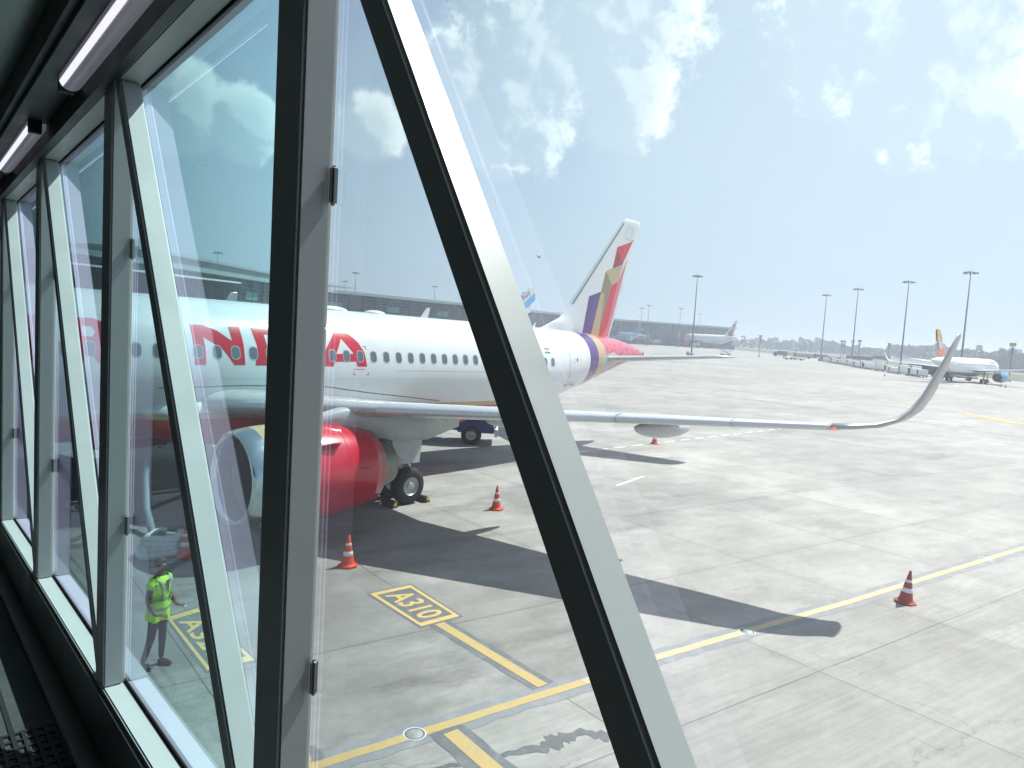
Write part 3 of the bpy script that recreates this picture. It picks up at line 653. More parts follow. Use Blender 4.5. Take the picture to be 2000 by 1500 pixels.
# ---------------- airliners ----------------
FST=[(0,3.62,3.40,.1),(.3,3.98,3.1,.42),(1,4.42,2.72,.85),(2,4.95,2.38,1.28),(3.2,5.55,2.08,1.66),(4.6,5.92,1.9,1.9),(6,6.0,1.86,1.975),(24,6.0,1.86,1.975),(26,6.0,2.05,1.95),(28,5.99,2.42,1.84),(29.4,5.97,2.76,1.69),(31.3,5.93,3.27,1.43),(33,5.86,3.78,1.14),(34.5,5.74,4.2,.87),(36,5.5,4.58,.56),(37,5.25,4.8,.3),(37.4,5.1,4.92,.12)]
def lerpT(T,x,i):
    if x<=T[0][0]: return T[0][i]
    for a,b in zip(T,T[1:]):
        if x<=b[0]:
            t=(x-a[0])/(b[0]-a[0]); return a[i]*(1-t)+b[i]*t
    return T[-1][i]
def fsec(x): 
    t,b,a=[lerpT(FST,x,i) for i in (1,2,3)]; return (t+b)/2,(t-b)/2,a
def fsurf(x,z,e=.004,side=-1):
    zc,h,a=fsec(x); k=1-((z-zc)/h)**2; y=a*math.sqrt(max(k,0)); n=Vector((0,y/(a*a),(z-zc)/(h*h))).normalized() if y>0 or z!=zc else Vector((0,1,0))
    return Vector((x,side*(y+n.y*e),z+n.z*e))
def fuselage_bm(nseg=56,lo=0,hi=37.4,step=.5,matf=None):
    xs=sorted(set([s[0] for s in FST]+[lo+i*step for i in range(int((hi-lo)/step)+1)])); bm=BM(); rings=[]
    for x in xs:
        zc,h,a=fsec(x); rings.append([bm.verts.new((x,a*math.sin(2*math.pi*k/nseg),zc+h*math.cos(2*math.pi*k/nseg))) for k in range(nseg)])
    for r0,r1 in zip(rings,rings[1:]):
        for k in range(nseg): bm.faces.new((r0[k],r0[(k+1)%nseg],r1[(k+1)%nseg],r1[k]))
    bm.faces.new(rings[0]); bm.faces.new(rings[-1]); fin_norm(bm); return bm
AF=[(0,0),(.006,.13),(.02,.24),(.05,.36),(.10,.46),(.2,.5),(.35,.48),(.5,.40),(.7,.25),(.85,.12),(1,.01)]
def airfoil(n_top=AF,tc=.11,flatb=.75):
    up=[(x,t*tc*1.15) for x,t in n_top]; lo=[(x,-t*tc*1.15*flatb) for x,t in n_top[1:]]
    return up[::-1]+lo   # from TE over the top to LE and back below
def wing_bm(secs,mi=0):
    """secs: (LE Vector, chord, thickness ratio, up Vector)"""
    bm=BM(); rings=[]
    for le,c,tc,up in secs:
        le=Vector(le); up=Vector(up).normalized(); inc=.05 if len(secs)>8 and tc>.09 and c>1.45 else 0
        rings.append([bm.verts.new(le+Vector((1,0,-inc))*x*c+up*z*c) for x,z in airfoil(tc=tc)])
    n=len(rings[0])
    for a,b in zip(rings,rings[1:]):
        for k in range(n): f=bm.faces.new((a[k],a[(k+1)%n],b[(k+1)%n],b[k])); f.material_index=mi
    bm.faces.new(rings[0]); bm.faces.new(rings[-1]); fin_norm(bm); return bm
def nac(bm_,prof,cy,cz,n=40,mi=0): 
    return lathe(bm_,[(r,x) for x,r in prof],n,Matrix.Translation((0,cy,cz)),mi)
# paints
def paint(nm,c,r=.22,**k): return newmat(nm,c,r,coat=.5,**k)
PW=paint('white_aircraft_paint',(.70,.71,.71),.2,var=.03,vscale=.6); PR=paint('red_paint',(.58,.012,.035),.22); PRD=paint('dark_red_paint',(.30,.012,.03)); PG=paint('gold_paint',(.50,.36,.18),.3); PGD=paint('dark_gold_paint',(.26,.20,.12),.3)
PP=paint('purple_paint',(.10,.045,.22)); PPK=paint('pink_paint',(.62,.17,.22)); PGREY=paint('light_grey_paint',(.43,.45,.46),.3,var=.06,vscale=1.5); PLIP=newmat('polished_metal',(.60,.62,.64),.2,.95,var=.1,vscale=2); PHOT=newmat('exhaust_metal',(.26,.25,.22),.4,.85,var=.3,vscale=4)
PSLAT=newmat('silver_leading_edge',(.58,.60,.62),.34,.35,var=.03,vscale=.8); PBLK=newmat('tyre_rubber',(.02,.02,.022),.8,var=.3,vscale=8); PRIM=newmat('wheel_hub',(.42,.43,.44),.4,.6); PLINE=newmat('panel_line',(.16,.17,.18),.6); PWIN=newmat('sky_toned_cabin_pane',(.13,.16,.18),.12); PFRM=newmat('window_surround',(.40,.42,.43),.4); PFAN=newmat('fan_blade',(.03,.045,.10),.3,.4); PDRK=newmat('dark_metal_and_bay_shade',(.07,.07,.07),.5,.4); PSTEEL=newmat('gear_leg_metal',(.45,.46,.46),.35,.5)  # cabin pane's grey-blue has the sky's reflection put into its colour
PDUCT=newmat('shaded_inlet_liner',(.16,.17,.19),.5)  # darker grey puts the inlet's inner shade into the duct colour
PSHK=newmat('winglet_shaded_metal_grey',(.36,.37,.37),.32,.45,var=.06,vscale=1.2)  # this grey carries the shade on the winglet's inner face
PSEAL=newmat('grey_green_edge',(.18,.24,.24),.4)
PNAV=newmat('nav_light',(.9,.08,.06),.2,emit=(1,.08,.05),es=.8); PBLUE=paint('blue_paint',(.03,.20,.45)); PLB=paint('sky_blue_paint',(.13,.42,.72)); PNAVY=paint('navy_paint',(.02,.03,.14)); PORG=paint('orange_paint',(.75,.20,.03)); PYEL=paint('yellow_livery_paint',(.85,.50,.04)); PGRN=paint('green_paint',(.03,.28,.10))
def fuselage_paint():
    m=PW.copy(); m.name='white_gold_red_livery'; n=m.node_tree; N=n.nodes.new; L=n.links.new; b=n.nodes['Principled BSDF']; tc=N('ShaderNodeTexCoord'); sp=N('ShaderNodeSeparateXYZ'); L(tc.outputs['Object'],sp.inputs[0])
    X,Z=sp.outputs[0],sp.outputs[2]
    def mth(op,a,b_=None,c=None):
        x=N('ShaderNodeMath'); x.operation=op
        for i,v in enumerate((a,b_,c)):
            if v is None: continue
            if isinstance(v,(int,float)): x.inputs[i].default_value=v
            else: L(v,x.inputs[i])
        return x.outputs[0]
    def mix(f,a,c): 
        x=N('ShaderNodeMix'); x.data_type='RGBA'; L(f,x.inputs[0])
        for i,v in ((6,a),(7,c)):
            if isinstance(v,tuple): x.inputs[i].default_value=v+(1,)
            else: L(v,x.inputs[i])
        return x.outputs[2]
    base=b.inputs['Base Color'].links[0].from_socket
    OX=17.7
    zz=mth('SUBTRACT',Z,mth('MULTIPLY',mth('ADD',X,OX-17),.004))
    aft=mth('LESS_THAN',X,24.6-OX)      # belly colours stop before the tail
    gold=mth('MULTIPLY',mth('LESS_THAN',zz,2.82),aft); red=mth('MULTIPLY',mth('LESS_THAN',zz,2.65),aft)
    c=mix(gold,base,(.50,.36,.18)); c=mix(red,c,(.50,.012,.03))
    b0,b1,b2=[q[0]-OX for q in K['BANDS']]
    # curved tail bands
    xc=mth('SUBTRACT',X,mth('MULTIPLY',mth('POWER',mth('ABSOLUTE',mth('SUBTRACT',Z,4.9)),2),.0))
    # faint brush pattern on the red tail cone
    vo=N('ShaderNodeTexVoronoi'); vo.feature='DISTANCE_TO_EDGE'; vo.inputs['Scale'].default_value=2.8; L(tc.outputs['Object'],vo.inputs['Vector']); ln=mth('LESS_THAN',vo.outputs['Distance'],.035)
    redp=mix(ln,(.60,.12,.17),(.33,.03,.07))
    c=mix(mth('GREATER_THAN',xc,b0),c,(.10,.045,.22)); c=mix(mth('GREATER_THAN',xc,b1),c,(.50,.37,.20)); c=mix(mth('GREATER_THAN',xc,b2),c,redp)
    L(c,b.inputs['Base Color'])
    # faint frame and skin joint lines
    return m
PFUS=fuselage_paint()
PX=17.7; OFA=Vector((PX,0,0))
ma=thing('airliner','white twin-engine jet with red letters, red engine and striped tail parked beside the bridge','airliner',(PX,0,0)); ma.rotation_euler=(0,K['PIT'],0)
def A(name,bm,mat,smooth=True,parent=None,label=None): return obj(name,bm,mat,parent or ma,smooth,off=OFA,label=label)
fus=A('fuselage',fuselage_bm(96,step=.25),PFUS)
def fd(name,polys,mat,e=.004,cell=.12,side=-1,parent=None): return decal(name,polys,lambda x,z: fsurf(x,z,e,side),mat,parent or fus,cell,OFA)
# lettering, both sides share the same shapes
N_=K['LN']; LA_=K['LA']; LAI_=K['LAI']
Dp=[(13.64,5.22),(14.25,5.24),(14.62,5.10),(14.82,4.75),(14.80,4.45),(14.62,4.22),(14.35,4.15),(13.65,4.14),(13.74,4.7)]
Dh=[(14.02,5.04),(14.2,5.05),(14.42,4.92),(14.5,4.66),(14.45,4.42),(14.3,4.32),(14.02,4.32),(14.06,4.7)]
I2=[(15.03,5.23),(15.36,5.23),(15.42,4.7),(15.36,4.15),(15.03,4.15),(15.09,4.7)]
I1=[(11.08,5.22),(11.42,5.22),(11.46,4.7),(11.42,4.13),(11.1,4.13),(11.13,4.7)]
def shift(p,dx): return [(a+dx,b) for a,b in p]
Rr=[(8.9,5.22),(9.5,5.24),(9.8,5.1),(9.82,4.85),(9.6,4.68),(9.85,4.14),(9.5,4.14),(9.3,4.6),(9.2,4.6),(9.2,4.14),(8.9,4.14)]; Rh=[(9.2,5.04),(9.42,5.04),(9.5,4.9),(9.42,4.78),(9.2,4.78)]
letters=[I1,N_,[Dp,Dh],I2,[LA_,LAI_],[shift(LA_,-9.9),shift(LAI_,-9.9)],shift(I2,-7.0),[Rr,Rh]]
fd('lettering',letters,PR,.004,.1)
b0,b1,b2=K['BR']
fd('rescue_mark',[[(b0[0]-.11,b0[1]),(b0[0],b0[1]),(b0[0],b0[1]-.11),(b0[0]-.02,b0[1]-.11),(b0[0]-.02,b0[1]-.02),(b0[0]-.11,b0[1]-.02)],
   [(b2[0]-.10,b2[1]),(b2[0],b2[1]),(b2[0],b2[1]+.11),(b2[0]-.02,b2[1]+.11),(b2[0]-.02,b2[1]+.02),(b2[0]-.10,b2[1]+.02)],
   [(b1[0]+.10,b1[1]),(b1[0],b1[1]),(b1[0],b1[1]+.11),(b1[0]+.02,b1[1]+.11),(b1[0]+.02,b1[1]+.02),(b1[0]+.10,b1[1]+.02)],[(17.05,4.08),(17.5,4.08),(17.5,4.065),(17.05,4.065)]],PR)
# windows
def rr(cx,cz,w,h,r,n=6):
    o=[]
    for sx,sz,a0 in ((1,1,0),(-1,1,90),(-1,-1,180),(1,-1,270)):
        for k in range(n+1):
            a=R(a0+90*k/n); o.append((cx+sx*(w/2-r)+r*math.cos(a),cz+sz*(h/2-r)+r*math.sin(a)))
    return o
wx=K['WX0']; wz=K['WZ']
for k in range(-10,30):
    x=wx+.533*k
    for side in (-1,1):
        w=fd('cabin_window',[[rr(x,wz,.275,.395,.12),rr(x,wz,.235,.345,.105)]],PFRM,.006,1,side)
        q=decal('window_pane',[rr(x,wz,.235,.345,.105)],lambda a,b: fsurf(a,b,.0065,side),PWIN,fus,1,OFA)
# rear door, flag, registration
dr=K['DOOR']
DO=[(28.80,5.42),(28.86,5.48),(29.56,5.48),(29.64,5.42),(29.74,5.0),(29.76,4.4),(29.70,3.62),(29.62,3.55),(28.95,3.55),(28.87,3.62),(28.80,4.4)]
def inset(p,e):
    cx=sum(a for a,b in p)/len(p); cz=sum(b for a,b in p)/len(p); return [(cx+(a-cx)*(1-e*1.6),cz+(b-cz)*(1-e*.75)) for a,b in p]
door=fd('rear_door',[inset(DO,.02)],PW,.006)
decal('door_seam',[[DO,inset(DO,.085)]],lambda a,b: fsurf(a,b,.005),PLINE,fus,.2,OFA)
decal('door_window',[rr(29.42,4.62,.13,.17,.06)],lambda a,b: fsurf(a,b,.009),PWIN,fus,1,OFA)
decal('door_handle',[[(29.2,4.70),(29.24,4.70),(29.24,4.45),(29.2,4.45)],[(28.98,4.56),(29.12,4.56),(29.12,4.54),(28.98,4.54)]],lambda a,b: fsurf(a,b,.009),PLINE,fus,1,OFA)
bm=BM(); 
for x in (28.9,): hexa(bm,[fsurf(28.78,3.42,.0),fsurf(29.75,3.42,0),fsurf(29.75,3.42,.07),fsurf(28.78,3.42,.07),fsurf(28.78,3.48,0),fsurf(29.75,3.48,0),fsurf(29.75,3.48,.07),fsurf(28.78,3.48,.07)])
A('door_sill',bm,PGREY,False,fus)
fx,fz=K['FLAG'][0]; gx,gz=K['FLAG'][1]
fd('flag',[[(fx,fz),(gx,fz),(gx,fz-.075),(fx,fz-.075)]],PORG,.006); fd('flag',[[(fx,gz+.075),(gx,gz+.075),(gx,gz),(fx,gz)]],PGRN,.006); fd('flag',[rr((fx+gx)/2,(fz+gz)/2,.05,.05,.024)],PP,.006)
def textpolys(word,x0,z0,h,slant=.15,flip=False,font=None):
    cu=bpy.data.curves.new('t','FONT'); cu.body=word; cu.size=1; cu.shear=slant; cu.resolution_u=3; cu.offset=.0
    to=bpy.data.objects.new('t',cu); COL.objects.link(to); dg=bpy.context.evaluated_depsgraph_get(); me=bpy.data.meshes.new_from_object(to.evaluated_get(dg)); bpy.data.objects.remove(to)
    ps=[[(me.vertices[i].co.x,me.vertices[i].co.y) for i in f.vertices] for f in me.polygons]; ys=[b for p in ps for a,b in p]; s=h/(max(ys)-min(ys)); return [[(x0+a*s,z0+b*s) for a,b in p] for p in ps]
fd('registration',textpolys('VT-EXNE',25.1,3.45,.32,.3),PLINE,.006,1)
# skin joints
def seam(x,z0,z1,w=.012): return [(x,z0),(x+w,z0),(x+w,z1),(x,z1)]
fd('rivet_lines',[seam(x_,3.6,5.75,.006) for x_ in (9.2,10.6,14.9,20.5,22.1,25.6,26.5)]+[[(9,z_),(28,z_),(28,z_-.006),(9,z_-.006)] for z_ in (5.32,3.75)],PFRM,.003,.4)
fd('skin_joint',[seam(18.9,2.95,5.7),seam(24.05,3.0,5.6),seam(28.2,3.2,5.5),[(18.9,4.05),(28.2,4.05),(28.2,4.038),(18.9,4.038)],[(12.4,4.05),(12.412,4.05),(12.412,3.7),(12.4,3.7)]],PFRM,.003,.4)
# crown antennas and domes
for x,l,h,w in ((17.35,1.3,.10,.35),(19.2,.9,.085,.3)):
    bm=BM(); r_=bmesh.ops.create_uvsphere(bm,u_segments=20,v_segments=10,radius=1); bmesh.ops.scale(bm,vec=(l/2,w,h*1.5),verts=bm.verts); bmesh.ops.translate(bm,vec=(x,0,5.985),verts=bm.verts); A('antenna_dome',bm,PW,True,fus)
def blade(x,z,h,c): 
    return hexa(BMx,[(x,-.02,z),(x+c,-.01,z),(x+c,.01,z),(x,.02,z),(x+h*.75,-.012,z+h),(x+h*.75+c*.45,-.006,z+h),(x+h*.75+c*.45,.006,z+h),(x+h*.75,.012,z+h)])
BMx=BM(); blade(21.35,5.97,.42,.38); A('blade_antenna',BMx,PW,False,fus)
BMx=BM(); blade(28.0,5.95,.24,.16); A('blade_antenna',BMx,PW,False,fus)
# wing to body fairing
bm=BM(); rings=[]
FR=[(10.7,3.0,2.6,1.7),(11.2,3.36,2.0,1.98),(12.2,3.46,1.72,2.06),(13.5,3.49,1.6,2.10),(16,3.44,1.55,2.14),(17.7,3.24,1.55,2.16),(19.5,3.0,1.6,2.12),(21.2,2.84,1.7,2.0),(22.6,2.6,1.85,1.6),(23.6,2.3,1.95,.9)]
for x,zt,zb,a in FR:
    zc=(zt+zb)/2; h=(zt-zb)/2; ring=[]
    for k in range(48):
        t=2*math.pi*k/48; c,s=math.cos(t),math.sin(t); p=.62; ring.append(bm.verts.new((x,a*math.copysign(abs(s)**p,s),zc+h*math.copysign(abs(c)**.8,c))))
    rings.append(ring)
for a,b in zip(rings,rings[1:]):
    for k in range(48): bm.faces.new((a[k],a[(k+1)%48],b[(k+1)%48],b[k]))
bm.faces.new(rings[0]); bm.faces.new(rings[-1]); fin_norm(bm); A('wing_root_fairing',bm,PFUS)
decal('fairing_joint',[[(10.95,3.47),(13.27,3.53),(16.08,3.48),(17.67,3.27),(19.5,3.08),(21.1,2.90),(21.1,2.93),(19.5,3.11),(17.67,3.30),(16.08,3.51),(13.27,3.56),(10.95,3.50)]],lambda x,z: fsurf(x,z,.006),PLINE,fus,.3,OFA)
# wings
def wz_(y,side): return 2.90+.0690*y+(.62*(y/17.9)**2 if side>0 else 0)
def LEx(y): return 12.2+.52*(y-2)
def chord(y):
    if y<6.4: te=18.95-.03*(y-1.5)
    else: te=18.80+(21.10-18.80)*(y-6.4)/(16.25-6.4)
    return te-LEx(y)
def wsecs(side):
    S_=[]
    for y,tc in ((0.8,.13),(2,.125),(3.5,.115),(5,.105),(6.4,.098),(9,.092),(12,.09),(14.5,.092),(16.2,.10)):
        S_.append(((LEx(y),side*y,wz_(y,side)-.01),chord(y),tc,(0,-side*.08,1)))
    return S_
def shsecs(side):
    dz=wz_(16.2,side)-wz_(16.2,-1)+(.15 if side>0 else 0)
    T=[(16.2,19.58,4.02,1.50,0),(16.55,19.82,4.05,1.40,8),(16.95,20.15,4.12,1.30,22),(17.25,20.5,4.26,1.20,42),(17.42,20.82,4.46,1.12,62),(17.56,21.15,4.80,1.0,74),(17.72,21.6,5.4,.80,80),(17.84,21.95,5.92,.60,82),(17.9,22.18,6.22,.42,84),(17.91,22.36,6.27,.22,84)]
    return [((x,side*y,z+dz),c,.105,(0,-side*math.sin(R(a)),math.cos(R(a)))) for y,x,z,c,a in T]
for side in (-1,1):
    w=A('wing',wing_bm(wsecs(side)),PGREY); 
    A('sharklet',wing_bm(shsecs(side)),PSHK,True,w)
    # leading edge slats : thin skins over the nose of the aerofoil
    for y0,y1 in ((2.5,5.05),(6.62,9.55),(9.59,12.05),(12.09,14.35),(14.39,16.15)):
        bm=BM(); rings=[]
        for t in (0,.25,.5,.75,1):
            y=y0+(y1-y0)*t; c=chord(y); tc=(.105 if y<6.4 else .098-.0004*(y-6.4)); le=Vector((LEx(y)-.012,side*y,wz_(y,side))); up=Vector((0,-side*.08,1)).normalized(); cc=c if y>6.4 else 4.25
            pr=[(.145,.49),(.10,.47),(.05,.375),(.02,.255),(.006,.14),(-.002,0),(.006,-.11),(.02,-.19),(.045,-.27),(.06,-.29)]
            rings.append([bm.verts.new(le+Vector((1,0,-.05))*x*cc+up*(z*tc*1.15*cc+.006*(1 if z>0 else -1))) for x,z in pr])
        for a,b in zip(rings,rings[1:]):
            for k in range(len(a)-1): bm.faces.new((a[k],a[k+1],b[k+1],b[k]))
        A('slat',bm,PSLAT,True,w)
    # flap track fairings
    for y in (8.2,12.15):
        x0=LEx(y)+chord(y)*(.42 if y<9 else .26); z=wz_(y,side)-.20; L_=3.3 if y<9 else 2.75; bm=BM()
        bmesh.ops.create_uvsphere(bm,u_segments=20,v_segments=14,radius=1)
        for v in bm.verts: 
            f=v.co.x; v.co=Vector((x0+L_/2+f*L_/2,side*y+v.co.y*.20,z-.10+v.co.z*.27*(1.0 if v.co.z<0 else .6)-f*.06))
        A('flap_track_fairing',bm,PGREY,True,w)
    bm=BM(); le=Vector((LEx(16.2)-.02,side*16.28,wz_(16.2,side)-.01)); box(bm,le+Vector((0,0,-.01)),(.06,.10,.04),bev=.012); A('nav_light',bm,PNAV if side<0 else PGRN,True,w)
    for k in range(4):
        y=12.2+k*1.15; x=LEx(y)+chord(y); bm=BM(); tube(bm,[(x-.05,side*y,wz_(y,side)-.01),(x+.24,side*y,wz_(y,side)-.05)],.006,5); A('static_wick',bm,PLINE,False,w)
# aileron joint lines etc. are too thin to read; stabilisers
ST=K['STAB']
for side in (-1,1):
    s1=[((31.7,side*.5,4.62),3.55,.10,(0,-side*.1,1)),((32.35,side*1.15,4.70),3.0,.10,(0,-side*.1,1)),((34.9,side*5.7,5.18),1.58,.10,(0,-side*.1,1)),((35.25,side*6.12,5.22),1.25,.09,(0,-side*.1,1)),((35.65,side*6.24,5.22),.85,.06,(0,-side*.1,1))]
    st=A('stabiliser',wing_bm(s1),PGREY)
    decal('stabiliser_apron',[[(31.87,4.82),(31.95,4.25),(32.5,4.0),(33.7,4.5),(33.6,4.87),(33.1,5.05)]],lambda a,b: fsurf(a,b,.006,side),PGREY,fus,.2,OFA)
# fin
FO=K['F_outline']; LEp=[FO[0],FO[1],FO[2],FO[3],FO[4],FO[5]]; TEp=[FO[9],FO[8],FO[7],FO[6]]
def fin_le(z):
    P=[(28.2,5.90)]+[tuple(p) for p in LEp]
    for a,b in zip(P,P[1:]):
        if a[1]<=z<=b[1]: return a[0]+(b[0]-a[0])*(z-a[1])/(b[1]-a[1]+1e-6)
    return P[0][0] if z<P[0][1] else P[-1][0]
def fin_te(z):
    P=[(TEp[0][0]-.35,4.8)]+[tuple(p) for p in TEp]
    for a,b in zip(P,P[1:]):
        if a[1]<=z<=b[1]: return a[0]+(b[0]-a[0])*(z-a[1])/(b[1]-a[1]+1e-6)
    return P[-1][0]
def fin_y(x,z):
    le,te=fin_le(z),fin_te(z); c=te-le; c2=min(c,4.9); u=(x-(te-c2))/c2
    if u<0: u=0
    for (a,t0),(b,t1) in zip(AF,AF[1:]):
        if a<=u<=b: t=t0+(t1-t0)*(u-a)/(b-a); break
    else: t=.01
    y=t*.098*2*c2*.55
    if x<te-c2+.25: y=max(y*.9,.035+.02*(x-le)) if x>le else 0
    return y
bm=BM(); rings=[]
zs=[5.0,5.6,5.9,6.03,6.2,6.4,6.54,6.75,7.0,7.26,7.7,8.3,9,9.8,10.6,11.3,11.82,11.95,12.04,12.08]
US=[0,.004,.012,.03,.06,.12,.2,.3,.42,.55,.7,.85,1]
for z in zs:
    le,te=fin_le(z),fin_te(z); ring=[]
    up=[(le+(te-le)*u) for u in US]
    ky=1 if z<12 else (.75 if z<12.06 else .35)
    for x in up[::-1]: ring.append(bm.verts.new((x,-fin_y(x,z)*ky,z)))
    for x in up[1:]: ring.append(bm.verts.new((x,fin_y(x,z)*ky,z)))
    rings.append(ring)
for a,b in zip(rings,rings[1:]):
    n=len(a)
    for k in range(n): 
        try: bm.faces.new((a[k],a[(k+1)%n],b[(k+1)%n],b[k]))
        except: pass
bm.faces.new(rings[-1]); fin_norm(bm); fin=A('fin',bm,PW)
PKP=[(34.47,8.69),(35.25,10.0),(34.03,5.85),(33.48,5.80),(33.88,6.37)]
def fmap(side,e): return lambda x,z: Vector((x,side*(fin_y(x,min(z,11.95))+e),z))
def onfin(side,e): 
    def f(x,z):
        if z<5.88: # follow the fuselage shoulder
            pass
        return Vector((x,side*(fin_y(x,z)+e),z))
    return f
for side in (-1,1):
    for nm,key,mat,e in (('red_stripe','F_red1',PR,.004),('dark_red_facet','F_red1dark',PRD,.007),('gold_stripe','F_gold',PG,.0045),('dark_gold_facet','F_golddark',PGD,.005),('red_stripe','F_red2',PR,.0055),('pink_stripe','F_pink',PPK,.007),('purple_stripe','F_purple',PP,.004)):
        decal(nm,[[tuple(q) for q in (PKP if key=='F_pink' else K[key])]],onfin(side,e),mat,fin,.25,OFA)
    g=K['F_golddark']; decal('gold_stripe',[[g[4],(g[4][0]+.36,g[4][1]-.03),(g[2][0],g[2][1]),(g[3][0],g[3][1])]],onfin(side,.0056),PG,fin,.25,OFA)
    # rudder hinge line
    a0=(fin_te(6.0)-1.55,6.0); a1=(fin_te(11.7)-.62,11.7)
    decal('rudder_joint',[[a0,(a0[0]+.02,a0[1]),(a1[0]+.015,a1[1]),a1]],onfin(side,.009),PFRM,fin,.3,OFA)
    decal('fin_outline_mark',[[[(34.95,11.7),(35.6,11.62),(35.45,10.98),(34.8,11.05)],[(34.98,11.67),(35.57,11.59),(35.43,11.01),(34.83,11.08)]]],onfin(side,.004),PFRM,fin,.3,OFA)
    # leading edge strip
    decal('leading_edge_strip',[[(30.72,7.29),(30.82,7.29),(34.68,11.8),(34.58,11.8)]],onfin(side,.014),PSEAL,fin,.3,OFA)
# tail cone exhaust
bm=BM(); lathe(bm,[(.13,37.3),(.16,37.42),(.12,37.45),(.1,37.2)],20,Matrix.Translation((0,0,5.01))); A('tail_exhaust',bm,PHOT)
# engines
def engine(side):
    cy=side*5.75; cz=1.745; E=thing('engine',None,None); E.parent=ma; E.location=Vector((0,0,0))
    def P(nm,bm,mat,sm=True,lab=None): return obj(nm,bm,mat,E,sm,OFA,lab)
    bm=BM(); nac(bm,[(11.717,.985),(11.492,.955),(11.325,.97),(11.233,1.005),(11.200,1.045),(11.225,1.085),(11.300,1.125),(11.450,1.165),(11.633,1.195)],cy,cz,64); P('inlet_lip',bm,PLIP)
    bm=BM(); nac(bm,[(11.633,1.196),(11.950,1.225),(12.158,1.235)],cy,cz,64); P('gold_band',bm,PG)
    bm=BM(); nac(bm,[(12.158,1.235),(12.700,1.252),(13.033,1.25),(13.533,1.225),(14.117,1.16),(14.617,1.075),(14.950,1.0),(14.942,.985),(14.617,1.03)],cy,cz,64); P('cowling',bm,PR)
    bm=BM(); nac(bm,[(12.783,1.2535),(12.796,1.2535)],cy,cz,64); nac(bm,[(13.717,1.212),(13.729,1.2105)],cy,cz,64); P('cowling_joint',bm,PRD)
    bm=BM(); nac(bm,[(11.700,.986),(12.117,1.0),(12.450,1.0)],cy,cz,48); P('inlet_duct',bm,PDUCT)
    bm=BM(); nac(bm,[(12.450,1.0),(12.450,.2)],cy,cz,48); P('fan_backing',bm,PDRK)
    bm=BM()
    for k in range(18):
        a=2*math.pi*k/18; pr=None
        for j,(r,tw,ch) in enumerate(((.25,.25,.20),(.5,.55,.26),(.75,.85,.30),(.975,1.1,.32))):
            c,s=math.cos(a+j*.05),math.sin(a+j*.05); rad=Vector((0,c,s)); tan=Vector((0,-s,c)); d=(Vector((1,0,0))*math.cos(tw)+tan*math.sin(tw))*ch*.5; ctr=Vector((12.242,cy,cz))+rad*r
            q=[bm.verts.new(ctr-d),bm.verts.new(ctr+d)]
            if pr: bm.faces.new((pr[0],pr[1],q[1],q[0]))
            pr=q
    P('fan',bm,PFAN)
    bm=BM(); nac(bm,[(11.908,.005),(11.950,.07),(12.033,.14),(12.158,.22),(12.283,.27)],cy,cz,32); P('spinner',bm,PDRK)
    bm=BM(); nac(bm,[(14.450,1.0),(14.450,.55)],cy,cz,40); P('rear_backing',bm,PDRK)
    bm=BM(); nac(bm,[(14.450,.80),(14.783,.80),(15.250,.70),(15.650,.56),(15.700,.55),(15.650,.53),(15.200,.5)],cy,cz,48); P('core_cowl',bm,PHOT)
    bm=BM(); nac(bm,[(15.100,.40),(15.600,.36),(16.000,.22),(16.250,.05)],cy,cz,32); P('exhaust_plug',bm,PHOT)
    for a_,x_ in ((150,12.9),(165,12.9),(180,12.9),(195,12.9),(150,13.9),(170,13.9),(190,13.9),(100,13.3),(80,14.2)):
        bm=BM(); c_,s_=math.cos(R(a_)),math.sin(R(a_)); box(bm,(x_,cy-s_*1.246,cz+c_*1.246),(.12,.02,.05)); P('latch',bm,PRD,False)
    # chine (strake) on the inboard and outboard cowl
    for sg in (-1,):
        a=R(62)*sg*side*-1; 
        bm=BM(); 
        def cp(x,r): return Vector((x,cy-math.sin(R(52))*r,cz+math.cos(R(52))*r))
        pts=[(12.4,1.22),(13.1,1.23),(13.45,1.20),(13.42,1.44),(13.25,1.44)]
        nrm_=Vector((0,math.cos(R(52)),math.sin(R(52))))*.012
        v0=[bm.verts.new(cp(*p)-nrm_) for p in pts]; v1=[bm.verts.new(cp(*p)+nrm_) for p in pts]
        bm.faces.new(v0); bm.faces.new(v1[::-1])
        for i in range(len(pts)): bm.faces.new((v0[i],v0[(i+1)%len(pts)],v1[(i+1)%len(pts)],v1[i]))
        P('strake',bm,PRD,False)
    # pylon
    bm=BM(); rg=[]
    yy=abs(cy)
    for x,zt,zb,w in ((12.9,2.99,2.85,.05),(13.4,3.18,2.8,.17),(14.1,3.34,2.75,.24),(15.0,3.42,2.55,.26),(16.0,3.35,2.35,.24),(17.0,3.15,2.35,.18),(18.3,2.98,2.65,.08)):
        zt+=(.06 if side>0 else 0); rg.append([bm.verts.new((x,cy+a*w,z)) for a,z in ((-1,zb),(-1,zt-.08),(-.5,zt),(.5,zt),(1,zt-.08),(1,zb))])
    for a,b in zip(rg,rg[1:]):
        for k in range(6): bm.faces.new((a[k],a[(k+1)%6],b[(k+1)%6],b[k]))
    bm.faces.new(rg[0]); bm.faces.new(rg[-1]); fin_norm(bm); P('pylon',bm,PGREY)
    return E
engine(-1); engine(1)
